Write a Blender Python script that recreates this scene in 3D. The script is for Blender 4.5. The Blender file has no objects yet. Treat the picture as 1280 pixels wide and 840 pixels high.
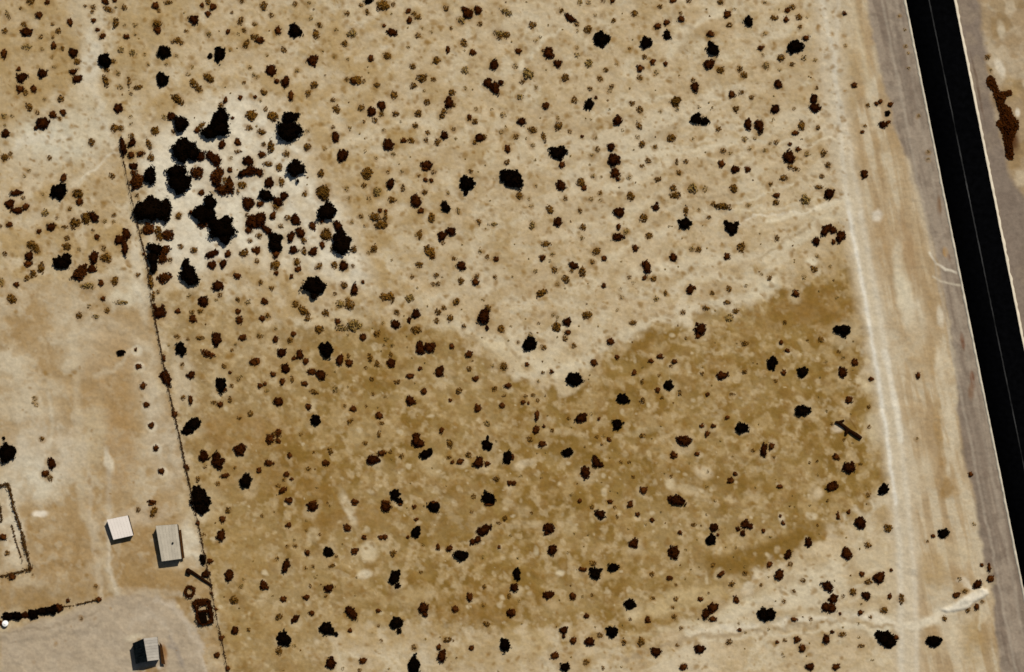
import bpy, math, random
import numpy as np

# ---------------------------------------------------------------- camera, sky, sun, exposure
SC = bpy.context.scene
COL = SC.collection
R = math.radians
MPP = 0.25                                   # metres on the ground per photograph pixel
def W(px, py):                               # where a spot of the photograph lies on the ground
    return ((px - 640) * MPP, (420 - py) * MPP)

CAM_H = 1000.0
cd = bpy.data.cameras.new("camera")
cam = bpy.data.objects.new("camera", cd)
COL.objects.link(cam)
cam.location = (0, 0, CAM_H)
cd.sensor_width = 36
cd.lens = 36 * CAM_H / 320.0
cd.clip_start = 10
cd.clip_end = 8000
SC.camera = cam

SUN_ELEV, SUN_X, SUN_Y = R(47), 0.48, 0.877   # sun stands to the upper right
az = math.atan2(SUN_X, SUN_Y)                 # clockwise from +Y
wd = bpy.data.worlds.new("World")
SC.world = wd
wd.use_nodes = True
nt = wd.node_tree
bg = nt.nodes["Background"]
sky = nt.nodes.new("ShaderNodeTexSky")
sky.sky_type = 'NISHITA'
sky.sun_disc = False
sky.sun_elevation = SUN_ELEV
sky.sun_rotation = az
nt.links.new(sky.outputs[0], bg.inputs[0])
bg.inputs[1].default_value = 0.05
sl = bpy.data.lights.new("sun", 'SUN')
sl.energy = 5.0
sl.angle = R(0.5)
sl.color = (1.0, 0.965, 0.9)
sun = bpy.data.objects.new("sun", sl)
COL.objects.link(sun)
sun.rotation_euler = (math.pi / 2 - SUN_ELEV, 0, math.pi - az)
SC.view_settings.view_transform = 'Standard'
SC.view_settings.look = 'None'
SC.view_settings.exposure = 0.0
SC.view_settings.gamma = 1
SC.cycles.pixel_filter_type = 'BLACKMAN_HARRIS'
SC.cycles.filter_width = 1.6
SC.cycles.max_bounces = 4
SC.cycles.diffuse_bounces = 2

rng = np.random.default_rng(7)
random.seed(7)

def lin(r, g, b, k=1.0):
    f = lambda c: (c / 12.92 if c <= 0.04045 else ((c + 0.055) / 1.055) ** 2.4)
    return np.array([f(r / 255) * k, f(g / 255) * k, f(b / 255) * k])

# ---------------------------------------------------------------- numpy noise
def vnoise(x, y, s, seed):
    x = x / s + seed * 17.31; y = y / s - seed * 9.77
    xi = np.floor(x).astype(np.int64); yi = np.floor(y).astype(np.int64)
    fx = x - xi; fy = y - yi
    fx = fx * fx * fx * (fx * (fx * 6 - 15) + 10); fy = fy * fy * fy * (fy * (fy * 6 - 15) + 10)
    def h(a, b):
        n = (a * 374761393 + b * 668265263 + seed * 982451653) & 0xffffffff
        n = ((n ^ (n >> 13)) * 1274126177) & 0xffffffff
        n = (n ^ (n >> 16)) & 0xffffffff
        return n / 4294967295.0
    return ((h(xi, yi) * (1 - fx) + h(xi + 1, yi) * fx) * (1 - fy)
            + (h(xi, yi + 1) * (1 - fx) + h(xi + 1, yi + 1) * fx) * fy)

def fbm(x, y, s, seed, octv=4, g=0.55):
    t = 0; a = 1; n = 0
    for k in range(octv):
        # rotate each octave so that the lattice never shows
        c, sn = math.cos(0.7 * k + seed), math.sin(0.7 * k + seed)
        t = t + a * vnoise(x * c - y * sn, x * sn + y * c, s, seed + 31 * k); n += a; a *= g; s *= 0.5
    return t / n

def sstep(a, b, v):
    t = np.clip((v - a) / (b - a), 0, 1)
    return t * t * (3 - 2 * t)

def dist_line(X, Y, pts):
    d = np.full(X.shape, 1e9)
    for (x0, y0), (x1, y1) in zip(pts[:-1], pts[1:]):
        dx, dy = x1 - x0, y1 - y0
        t = np.clip(((X - x0) * dx + (Y - y0) * dy) / (dx * dx + dy * dy + 1e-9), 0, 1)
        d = np.minimum(d, np.hypot(X - x0 - t * dx, Y - y0 - t * dy))
    return d

def inside(X, Y, pts):
    c = np.zeros(X.shape, bool)
    n = len(pts)
    for i in range(n):
        (x0, y0), (x1, y1) = pts[i], pts[(i + 1) % n]
        if y0 == y1: continue
        m = ((y0 > Y) != (y1 > Y)) & (X < (x1 - x0) * (Y - y0) / (y1 - y0) + x0)
        c ^= m
    return c

def poly_mask(X, Y, pts, soft, push=0):
    d = dist_line(X, Y, pts + [pts[0]])
    sd = np.where(inside(X, Y, pts), d, -d)
    return sstep(-soft, soft, sd + push)

# ---------------------------------------------------------------- geometry of the place, in photograph pixels
def road_l(y): return 1132.5 + 0.2 * y
def road_r(y): return 1192.5 + 0.2 * y
FENCE = [(112, 20), (124, 80), (134, 120), (150, 180), (169, 268), (184, 330), (190, 380), (199, 425), (207, 470), (218, 517),
         (226, 553), (233, 587), (241, 625), (250, 665), (256, 695), (264, 732), (268, 758), (275, 790), (283, 830), (290, 862)]
OCHRE = [(200, 372), (230, 362), (255, 372), (300, 380), (340, 398), (385, 412), (430, 408), (480, 402), (530, 415), (580, 420), (610, 432),
         (640, 458), (680, 480), (720, 470), (750, 440), (790, 412), (840, 398), (900, 386), (945, 382), (975, 352), (1000, 338),
         (1055, 325), (1076, 345), (1088, 420), (1097, 500), (1106, 560), (1110, 600), (1050, 660), (1000, 692), (960, 715),
         (920, 745), (880, 785), (840, 790), (780, 800), (700, 790), (640, 785), (560, 790), (470, 775), (420, 800), (400, 900),
         (295, 900), (262, 735), (238, 610), (213, 490)]
CLEAR = [(205, 170), (250, 130), (300, 118), (345, 135), (380, 175), (400, 220), (425, 260), (450, 320), (455, 358), (425, 350),
         (390, 340), (330, 335), (290, 325), (240, 345), (205, 350), (180, 280), (172, 230), (180, 200)]
VERGE_L = [(1080, -20), (1084, 0), (1091, 37), (1098, 70), (1104, 100), (1112, 130), (1117, 162), (1134, 200), (1146, 240),
           (1156, 275), (1165, 310), (1176, 350), (1186, 400), (1194, 460), (1196, 520), (1202, 560), (1212, 600), (1222, 650),
           (1230, 700), (1240, 742), (1243, 790), (1255, 860), (1320, 860), (1132, -20)]
VERGE_R = [(1188, -20), (1222, -20), (1226, 30), (1233, 70), (1238, 110), (1246, 150), (1256, 190), (1266, 230), (1310, 270),
           (1500, 420), (1500, 860), (1364, 860)]
FAN = [(0, 790), (60, 772), (130, 750), (150, 742), (185, 740), (215, 752), (237, 778), (250, 805), (258, 860), (0, 900)]
HEAP = [(1176, 762), (1190, 757), (1203, 747), (1216, 740), (1224, 735), (1234, 736), (1236, 741), (1229, 747), (1217, 753),
        (1209, 761), (1196, 763), (1184, 765)]
SAPLINGS = [(170, 437), (173, 458), (179, 482), (183, 506), (189, 532), (194.5, 560), (201.5, 589)]
SHRUBS = """
# tile 0 0
M 155 5 18;D 237 12 13;D 195 77 18;M 103 40 9;L 40 75 10 25 -25;M 118 120 13;D 132 160 28 22 0;M 205 185 11;M 292 155 14;M 262 120 9;D 350 112 12 24 -20;M 265 185 9;D 268 228 15 19 0;M 312 243 12;L 210 243 9;L 135 235 26 14 0;D 20 268 16 22 0;D 367 265 23;M 385 308 15;L 262 285 9;L 270 333 10;D 92 345 12;D 108 388 26 24 0;D 212 368 23;D 365 358 22 14 0/385 395 24 20 0;D 100 445 19;D 168 445 17;M 130 465 13;M 303 495 16;L 225 495 9;M 145 535 14 22 -20;M 188 565 11;D 265 573 19;D 316 562 16;M 298 593 10;D 215 617 30/180 640 12;D 28 668 20;L 60 580 10;L 22 580 14;L 25 625 9;M 458 711 17;M 22 785 18;M 52 768 11;M 248 790 12
M 22 155 14;D 468 103 13;M 460 60 10;M 425 30 9;M 465 35 12;D 528 5 18;D 575 2 12;M 540 45 24 12 30;M 620 38 14;D 487 148 11;D 512 182 18 12 -20;M 578 115 14 24 0;L 622 125 9;L 675 125 12;D 632 183 18 12 10;L 675 172 9;L 605 250 16;L 665 265 18;L 725 273 9;L 745 322 9;K 523 305 32 36 0;M 565 305 12;M 535 350 12;M 528 405 14 28 -20;L 590 365 13;M 645 410 9 28 0;M 690 437 26 10 -10;L 600 435 14;M 655 468 9;K 812 400 30 33 0;K 820 262 35 30 0;D 778 28 18;M 795 55 10;M 840 12 22 10 0;M 785 120 20;D 788 152 18;M 880 205 24 12 -20;M 905 215 12;M 930 155 10;D 970 100 23;D 1010 25 12;D 1040 70 14;D 1065 35 18;M 1040 10 14;K 1098 272 30 34 0/1050 280 15;L 1045 170 14;D 1140 158 12;M 1160 62 9;M 1210 5 12;M 1202 105 14 20 0;M 1222 152 12;M 1230 222 14 22 20;M 1268 185 16 14 0;M 1270 120 10;L 1150 250 8;M 1045 392 30 16 40;M 970 420 16 26 -30;M 995 445 16;L 940 370 12;M 1220 412 10;L 1270 375 12;L 1250 335 9;L 960 335 9;L 885 280 9;L 830 320 9;M 888 498 36 15 35;D 1202 488 13;D 1275 485 10;D 1128 500 11 18 10;M 1105 525 13;D 590 542 23;M 575 640 18;M 605 640 14;L 652 583 9;L 655 618 9;M 775 655 20;M 745 722 11 30 -20;M 755 790 16 18 30;D 857 583 21;L 822 585 14;T 905 622 36 40 0;M 868 655 11;M 1000 635 34 11 -42;D 985 652 14;T 1105 590 42 45 0/1095 640 55 48 0/1045 665 40 32 0/1110 560 16 22 0;D 1110 725 17 24 20;D 1188 710 17 20 0;M 1190 757 16 11 0;L 1155 790 10;D 1240 805 25;M 1255 577 25;D 1163 590 9;M 1245 640 14;T 915 745 64 50 0/965 770 36 34 0/915 780 30 36 0;D 1000 780 26;D 1070 795 42 24 40;D 615 735 16 45 -10;D 660 715 18 24 20;D 655 775 20 16 0;D 702 768 18 16 -20;D 668 830 22 18 0;M 658 680 14
# tile 1 0
M 40 30 18;M 77 75 12;M 195 20 12;L 265 15 10;M 315 125 14;M 300 172 16 22 0;D 110 152 18;K 195 155 33;D 18 200 22 17 0;M 8 178 9;L 0 120 8;M 138 248 14;L 55 278 8;L 275 90 12;L 400 150 10;M 455 68 12;L 480 170 28 18 0;M 442 218 15;K 563 5 24 14 0;M 525 25 10;M 557 58 10 16 0;M 635 30 30 22 0;L 610 15 10;M 685 20 11;D 762 55 14;D 768 102 16;M 810 85 14;M 790 70 12;D 640 128 10;D 680 162 26 18 25;M 810 177 13;L 760 235 10;M 950 42 14;L 875 160 9;D 1060 68 28 22 0/1110 50 20/1040 45 14;L 1025 100 18;M 975 140 10;M 1120 120 12;L 1250 60 34 14 30;L 1215 165 30 14 0;M 1220 185 14;M 1250 175 18;D 960 250 12 18 0;M 1040 215 14 20 -20;D 1083 262 17;M 903 302 18;D 1190 325 23;D 574 292 13 22 -15;M 657 278 18;M 783 332 15;D 283 300 27 22 0/285 320 14;L 460 298 9;L 390 285 8;D 75 352 30 24 30;D 105 405 14;D 148 410 20 28 0;L 8 385 9;L 205 352 12;M 290 425 18;M 260 465 13 18 20;D 175 480 13 26 0;M 40 462 18 12 30;M 500 400 30 18 0;D 490 405 18;M 455 395 10;M 540 408 10;M 605 425 18 12 0;M 830 390 24 20 0;M 785 430 16;M 888 398 12;L 1045 352 18;D 1160 415 20 26 0/1195 440 24 28 0/1225 412 14;M 980 462 16;D 965 515 22 28 0;M 990 525 12;M 935 570 12 28 20;M 690 475 16 20 0;L 840 455 8;M 855 510 16;D 627 528 22;D 578 560 22;M 625 573 13;M 595 600 14;M 527 538 15;M 700 570 20 12 0;M 810 568 17;M 797 628 14;M 385 500 12;M 403 547 18;L 1045 440 10;D 1067 587 14;M 1095 608 15;L 1100 545 10;L 1235 575 14;M 85 582 26 22 0;M 48 545 12;T 165 592 34 34 0/165 660 62 54 0/203 578 20 15 0/212 648 20 24 0;L 258 655 10;M 385 635 10;D 398 685 20 26 -20;L 468 645 12;M 28 660 24 13 10;D 30 773 18;M 38 722 12;M 75 735 16 30 0;M 150 770 16;M 255 735 18;M 60 820 24 12 0;M 115 830 14;D 433 778 28;D 662 725 25 30 0;L 685 770 12;L 600 790 9;D 738 703 17 12 0;M 775 703 18 14 0;M 860 662 12;D 940 678 22 18 35;M 908 712 16;M 988 645 10;M 850 700 12;D 1118 690 22;M 1140 685 14;M 1095 712 12;D 1258 745 14 22 0;M 1255 812 14;D 855 825 28 22 0;L 640 650 9;L 345 745 9;L 1225 660 12
# tile 2 0
L 340 10 14;L 385 10 12;M 455 2 10;D 503 3 12;M 740 32 12;D 803 5 18 10 0;M 885 2 12;M 1042 10 15;L 1265 10 10;M 245 50 12;D 290 90 32 16 40;M 325 118 12;L 325 155 9;M 103 125 17;M 380 147 20 17 0;M 508 102 12;L 415 75 8;M 612 68 16;D 728 130 17;D 772 113 15;D 845 95 17;M 845 65 9;D 1075 72 17 22 0;M 1085 125 14;K 1182 108 22 26 0;D 992 170 17;K 775 177 22;K 448 195 37 36 0/450 230 14;K 670 215 26 32 15;D 32 255 16;D 183 265 27;D 228 318 20;M 267 388 18;L 18 330 14;L 80 370 26;M 50 410 12;L 122 435 10;L 118 205 10;L 325 240 9;L 325 275 14;L 385 320 20;M 586 242 8;K 1005 250 28 34 -20/990 215 13;D 985 322 27 23 0;M 1043 352 17;D 705 310 15;D 768 320 12;M 662 285 13;D 640 342 16 20 0;M 640 388 13;L 720 365 12;M 470 350 12;L 522 320 9;M 440 393 13;M 392 443 12;M 500 430 16 9 -40;L 490 455 12;D 420 487 9;K 385 522 24 28 0;M 313 500 13 18 0;D 170 528 18;L 40 485 16;D 48 608 20;M 102 650 22 14 0;M 232 630 17 20 0;L 230 590 10;M 290 658 10;M 20 685 13;M 160 690 10 26 -15;L 102 725 16 9 0;D 350 682 9;L 420 688 10;K 230 763 40 34 0/240 795 12;D 250 825 16;D 495 735 20;D 508 800 28 32 0;M 428 745 12;L 400 775 9;D 528 603 20 28 -20;M 635 630 12 20 -25;L 628 685 11;M 650 722 16;M 718 735 11;M 680 802 13;M 650 830 11;M 600 517 14;M 638 547 16;M 820 508 24;L 825 545 12;K 920 597 30 24 0/965 607 22/930 575 14;M 795 690 22 18 0;M 905 400 11;D 915 435 20 24 0;M 1140 345 14;M 1160 375 20 14 20;D 1245 240 18 12 0;L 1265 170 10;L 1255 275 8;L 1270 330 18;D 1100 472 18;M 1145 462 16 10 -20;M 1198 488 12;M 1122 545 16;D 1180 622 18 30 0;D 1238 632 20 34 0;M 1032 645 13;L 935 535 9;M 1055 755 14;L 1090 765 10;L 1165 695 14;L 1215 690 10;L 1190 745 10;M 870 808 12;D 1048 820 18;M 825 810 8 18 0;L 905 695 9;L 1260 750 12;L 740 560 9
# tile 3 0
M 120 35 14;D 98 50 14;M 32 90 20 13 0;D 90 97 15;M 155 85 16;M 160 135 11;D 190 190 16;K 135 235 38 33 0;M 65 290 18;L 180 290 14;M 122 322 12;L 235 300 10;D 383 66 11;L 385 228 9;D 50 420 17 26 -20;D 35 545 22;L 130 545 10;D 228 495 17 26 0/235 540 28 22 0;M 243 440 10;M 168 630 17 24 -15;D 135 665 18 13 0;M 250 640 12;M 40 713 12;D 110 720 11;D 150 745 13;D 105 787 29;M 278 765 15;L 195 770 14;M 300 825 14;M 110 830 14;L 10 715 8;D 430 426 15;M 500 525 11;D 542 518 11;D 562 507 12;D 612 522 14;K 597 567 16 14 0;D 575 624 20;D 600 612 16 9 -25;M 485 630 8;D 473 660 10;D 1205 465 14;M 1100 285 12;L 1115 350 8;L 655 80 7;L 685 150 7;L 690 230 7;L 700 265 7;L 705 340 7;L 755 580 8;L 800 760 8;L 800 795 8
# tile 0 1
L 145 12 9;L 122 40 9;D 318 50 18;K 295 117 40 38 0;L 215 130 8;M 390 130 25 20 0;D 398 170 18;D 48 180 22;D 85 212 26 17 0;D 128 195 18;D 80 125 32 14 -5;M 115 150 10;L 225 225 18;M 350 205 10;M 285 250 8;D 256 295 21;D 195 316 15 11 0;D 48 282 15;M 2 290 10;M 375 275 24 22 0;M 325 295 18 9 0;M 430 250 20 30 0;D 470 245 20 28 -30;M 560 40 14;M 570 235 12;L 525 265 12;M 465 310 8;D 485 345 15;M 518 400 12;L 570 270 10;M 335 350 14;M 333 392 20 17 0;L 395 407 10;D 595 360 24 22 0;D 632 330 20 28 0;D 625 400 14 46 0;M 160 385 24 20 0;M 185 405 14 20 0;D 145 440 22;D 140 480 20 16 0;M 25 428 13;M 205 500 14 28 0;M 165 530 18;M 135 550 14;D 82 582 14;M 60 655 20 24 -30;L 8 570 10 24 -10;K 332 452 28 26 0/305 477 40 30 0;R 400 525 48 28 -45;D 470 450 20 34 0/460 505 24 18 0;M 530 450 26 20 0;D 505 575 16;M 575 565 16 22 0;L 440 590 30 16 0;D 515 653 13;M 535 715 11 16 20;M 395 738 16;L 480 742 20 10 0;L 605 672 40 9 0;L 445 690 12
R 685 70 34 38 0/668 25 18;T 752 40 32 44 0;M 685 135 10;T 885 20 52 34 0/898 80 54 55 0;R 985 25 36 26 0;T 755 215 86 60 0/760 165 34 25 0/820 215 36 62 0/715 215 48 44 0;R 740 305 30 30 0;R 838 335 32 26 0;M 790 312 20;M 800 345 18;T 775 405 36 32 0/765 455 26 40 0/768 500 22 28 0;R 825 410 30 22 0;R 812 450 24 30 0;M 850 460 12;D 718 430 9;T 945 535 42 48 0/930 480 22 28 0/955 560 42 28 0;R 822 550 34 27 0;M 690 535 11;M 790 620 10;D 797 725 27 30 0/772 692 10 16 -20/812 695 10 16 0;D 888 716 14;M 755 570 12 38 -5;M 768 640 8 30 0;D 1008 122 15;M 893 240 16;M 905 392 13;M 970 410 17 15 0;T 1050 175 36/1005 232 42 46 0/1045 235 34 36 0;R 1012 283 30 18 0;D 955 222 12;T 1110 310 62 55 0/1135 265 28/1125 358 28 30 0/1075 275 34 30 0;R 1085 45 30 48 15/1150 90 20 48 -5/1110 112 34 26 30;M 1125 60 14;D 1150 10 14;D 1240 20 46 22 -20;M 1210 85 22 16 0;M 1190 120 8 16 0;D 1240 178 27 32 0;M 1235 235 11;D 1262 270 26 40 20;D 1240 310 16;M 1250 365 11;D 1060 430 34 16 -20;D 1140 430 17;M 1220 425 20;D 1270 410 14;D 1060 485 24 18 -15;D 1115 480 16 24 15;D 1187 540 19 16 0;D 1090 590 28 24 0;M 1100 635 12;D 1015 668 27 24 30;M 1000 717 15 10 0;D 965 755 20 18 30;M 960 720 12;M 1190 655 13;D 1190 718 14;D 1197 760 19;L 1080 660 8;L 945 640 12;L 1240 670 14
# tile 1 1
D 18 25 18 22 0;M 115 5 14;T 198 10 46 34 0/200 -25 22/210 65 9;D 65 75 22 26 0;M 128 70 14 20 0;M 325 28 14 22 0;K 50 140 38 26 35;D 20 180 20 14 0;D 110 170 24;D 140 140 20 22 0;M 100 195 16;M 335 125 30 34 0;M 245 130 13;D 85 238 14 24 10;T 355 220 46 46 0;D 330 262 10 16 0;D 408 290 16 32 -20;T 425 380 48 54 0/455 360 26 22 30/425 330 22 30 0;M 490 408 16;L 385 400 14;D 18 260 30 34 0;D 52 308 34 16 40;K 95 380 30 46 0/98 345 38 20 10;D 98 430 18 20 0;D 197 260 24 26 0;M 158 250 14;M 125 290 12;D 175 345 18 28 20;D 222 325 18 32 -30;M 240 360 16;D 282 290 15 24 -25;M 350 335 24 30 20;D 332 385 12 20 0;D 187 410 20 22 0;M 240 415 14 20 0;D 287 418 24 18 -40;M 15 340 14;D 8 412 14 20 0;M 5 465 12;M 95 490 22 24 0;D 102 525 12;M 205 470 14 20 0;D 210 507 18 14 0;M 315 490 20 12 -35;M 392 485 14 20 0;D 437 490 20 26 0;M 485 488 9;D 178 543 12;M 25 572 12;M 78 602 12;T 285 590 56 42 0/290 638 24 20 0/325 595 28;D 42 667 20 16 0;M 60 738 13;D 30 752 16;M 240 715 30 18 40;M 197 682 16;M 257 755 14;M 348 725 18 16 0;D 407 767 14 16 0;M 315 807 20;D 187 830 14;L 20 835 20 9 0;L 100 803 9;M 440 585 17;D 492 610 18 28 0;M 395 630 10;M 460 660 12;M 470 688 24 20 0;L 420 680 20;D 535 570 10;M 605 828 20 14 -30;L 490 790 36 26 0;L 425 800 30 16 0;M 555 28 22 30 0;M 540 88 13;D 672 80 20 26 0;M 735 100 10 18 0;M 680 160 18 16 0;L 605 120 24 20 0;L 565 152 11;D 620 212 12;M 595 245 26 18 0/625 285 28 20 0/648 245 10 26 0;D 648 215 9;M 525 240 11;L 480 270 9;M 660 20 9;L 455 105 12;L 463 150 9;L 730 15 9;D 800 167 27 28 0;D 823 215 17 14 0;M 845 120 14;D 848 5 22 10 0;M 888 20 12;D 848 58 12;D 878 62 11;M 815 40 8;K 1055 78 36 36 0/1050 125 14/1025 90 12;M 1075 15 11;L 960 125 10;K 948 195 20 30 -15;L 1010 215 9 20 0;M 878 250 14 26 0;M 818 335 12 24 0;L 800 335 10;D 975 318 24 22 0;D 930 340 24 22 0;M 935 375 10;M 870 420 20 34 -30;D 880 440 14;M 590 405 16 20 30;L 560 425 10;M 815 482 20 12 0;D 1027 490 22;M 990 452 14 10 0;M 1025 565 14 18 0;D 1200 455 14;D 1097 570 18;M 1105 540 12;M 1195 545 10;M 1115 270 8 20 -20;M 1155 445 11;L 1120 415 9 18 0;L 1185 280 30 8 0;M 885 580 10;M 910 580 12;M 900 535 12;M 640 645 20 20 0/675 645 18 24 0;L 770 650 24 20 0;D 800 730 20 24 0/765 760 12 16 0;M 705 722 14;D 697 782 22 23 0;M 780 545 11;L 635 775 9;M 1000 670 14 20 30;D 1140 745 28 38 0/1155 800 10 16 0;M 1160 700 14 20 0;M 910 720 16;M 940 700 12;M 970 750 16;M 905 765 14;M 1040 790 11;M 1225 805 18;M 800 810 24 18 0;K 1262 46 46 36 0/1295 60 38 46 0/1275 80 30 20 0
# tile 2 1
M 38 140 17;L 82 155 9;D 245 88 24;M 345 72 20 22 0;D 360 100 14;D 515 25 22 24 0/530 55 11;L 405 40 12;L 585 48 11;M 730 57 16 13 0;M 440 125 11;L 442 160 10;M 268 153 11;L 395 155 11;M 594 140 16 24 -25;L 122 90 8;L 95 190 10;M 190 207 16 22 -20;M 340 213 12;D 230 270 22;M 355 295 15;L 350 350 12;L 100 285 14 24 0;D 718 198 18 18 0/725 175 8;M 805 98 16;M 818 137 24 17 0;D 535 222 26 24 0;M 658 250 19;D 533 295 12 16 0;D 530 345 27 20 0;L 570 315 14;M 685 338 16;D 617 402 13 20 0;M 168 380 24 14 0;D 152 450 16;M 422 418 18;D 460 452 16 13 0;M 402 470 11;D 308 488 26 17 10;M 300 515 10;M 212 508 15;L 117 518 12;M 352 520 16 24 0;M 268 555 18;L 228 578 10;L 205 430 13 9 0;D 675 495 20 30 -10/660 480 14;D 663 550 12;M 707 555 15;M 587 545 10;D 460 588 13;D 807 448 20;M 935 408 14;L 900 405 14;K 865 278 30 28 0/835 265 10/892 275 12;M 870 215 12 24 0;M 985 248 11;L 935 208 9;K 1098 303 30 32 0/1070 272 14/1122 280 15;M 1055 192 40 15 5;M 1005 180 12;L 1180 185 14 10 0;M 1108 102 17 22 0;M 838 25 13;L 905 105 24;L 965 105 14;D 1115 8 22 18 0;D 1178 8 16 14 0;M 1145 397 18 22 0;D 1075 442 17;M 148 625 26 18 -30;M 375 735 24 18 0;L 228 745 10;D 275 770 20 22 0;D 280 822 14;M 222 795 20 24 30;L 205 735 10;L 92 835 14;M 135 775 8;D 890 610 17 24 0;D 912 598 10;M 768 625 8 16 0;M 1000 625 14 10 0;M 1085 605 14;M 1075 672 16 12 0;M 968 700 18 12 0;M 1118 715 14;L 1085 750 20;D 942 808 28 26 0/925 780 10;M 605 775 20 11 0;L 720 655 14;L 550 645 10;M 855 722 12;L 525 710 9
# tile 3 1
M 14 78 11;M 78 50 20 14 -25;D 43 137 18 13 0;M 42 172 17 14 0;L 185 160 26 24 0;D 305 130 26 24 20;M 255 95 24 9 0;M 270 42 12;M 140 5 18 10 0;D 290 310 32 20 -45/325 312 18;D 362 345 20 34 15;D 328 370 13;D 240 368 20;L 250 440 10;M 45 350 10 18 -15;M 230 505 20 13 35;L 310 490 9;D 138 628 18;M 8 550 12;K 372 810 40 25 0/340 800 14/378 832 18;M 82 770 11;D 480 30 18 22 0;L 180 545 12
# tile 0 2
K 605 84 22 17 -10;D 678 68 9;D 692 152 15;D 715 248 16;D 732 343 17 14 0;D 757 447 15 17 0;D 778 561 15;D 806 676 17 15 0;D 762 830 22 12 0;D 820 112 8 20 0;D 830 210 22 42 -20;D 873 390 15 18 -30;D 931 657 13 18 -20;K 905 65 26 34 0;D 955 195 20;M 912 140 10;D 1082 15 24 34 0;R 1040 90 34 18 20;M 1000 10 20 10 0;M 940 15 9;M 885 2 16 8 0;K 1105 245 26 36 0;R 1122 268 16;M 1158 250 11;M 1120 152 13;D 1150 183 9;M 1160 70 9;L 1195 210 14;D 1268 130 18;D 1213 8 18 18 0;M 915 307 12;D 952 320 12 24 5;M 1150 318 10 16 0;D 1100 342 15;M 1070 333 18 8 0;M 1198 410 14 8 0;M 1250 390 14;K 965 440 44 26 -20/935 475 28 22 0;D 1020 600 24 28 0;D 1085 625 24 42 -10/1110 625 16;M 1025 655 9;D 1200 568 29;D 1125 698 24 12 -15;M 1088 738 14 10 0;M 990 715 10 16 0;M 1175 658 9;K 1228 728 30 34 0;K 1000 815 52 44 0/985 775 26/1005 855 44 30 0;K 35 585 44 44 0/18 512 10;M 210 513 12;D 258 638 20 28 0;D 226 688 22 15 0;M 250 712 14;L 172 312 12;L 180 345 10;L 165 332 8
# tile 1 2
D 98 18 16;M 170 20 14;M 20 2 16 8 0;D 128 82 26 18 0;K 350 70 34 38 0;D 420 122 16 30 0;D 465 135 18 20 0;M 460 100 8 16 0;D 535 5 18 18 0;D 675 135 22;M 673 95 10 14 0;M 570 108 10 24 0;M 605 140 14;L 650 15 12;L 680 45 12;L 640 45 9;M 548 158 9;D 820 62 20 34 0;D 868 58 26 28 0;D 978 52 14;D 1064 92 18;D 915 182 22 22 0/928 165 16;D 770 200 20 14 0;D 820 162 12;M 705 230 16 12 0;M 580 215 12;D 840 278 14 20 0;D 772 325 24;M 1015 275 14 18 20;D 972 322 10;M 1065 165 13;D 1097 213 18 14 0;D 1108 362 16 22 0;M 1192 262 14;D 1258 248 18 14 0;M 1240 152 18;L 1185 150 10;M 1240 300 9;D 1230 347 15;D 148 162 23;D 8 125 14 18 0;D 85 192 14;D 218 95 18 22 0;D 190 112 12;D 248 125 16;D 278 178 22 16 0;D 325 195 32 18 45;D 243 238 18 12 0;D 132 228 12 20 0;D 20 248 14;D 45 240 10;L 55 275 12;M 180 215 8 20 0;D 112 328 24 22 0;D 262 355 14 18 0;K 298 422 24 30 0;M 290 280 20 12 30;L 395 268 16;M 585 290 9;D 485 365 17;M 445 350 9;M 550 350 8;D 617 398 18;M 628 435 14 10 0;M 470 425 12 16 30;M 615 490 9 18 0;D 928 472 13 16 0;L 1155 435 16;M 970 540 14 22 0;R 112 485 18 22 0;R 70 515 22 28 0;R 112 525 15;M 90 490 12;D 168 598 14;D 65 635 22 16 10;D 348 635 20 16 0;M 372 575 11 18 -25;M 290 580 9;D 15 672 14;D 152 692 17 13 0;D 178 715 10;M 138 720 9;D 132 773 24 14 -40;M 110 748 14 8 0;D 165 822 20 17 0;D 285 832 22 10 0;D 495 828 18 13 0;M 262 663 11;D 800 520 20 34 0/822 538 20 20 0;K 850 590 36 22 -25;D 585 618 34 20 0;D 628 585 22 14 0;M 545 535 12;M 672 578 10;M 728 600 12;K 695 795 26 26 0/718 825 16;D 648 832 22 12 0;D 890 835 22 10 0;D 1020 628 22 12 -10;D 982 632 11;M 965 608 14 9 0;M 1062 593 14;K 1155 545 24 30 0/1158 510 8 14 0;D 1112 632 24 28 0;D 1156 638 14;K 1258 608 24 32 0;M 1202 716 16 12 0;D 1268 735 14;M 1087 803 12;K 1162 812 34 30 0;M 225 495 8
# tile 2 2
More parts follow.
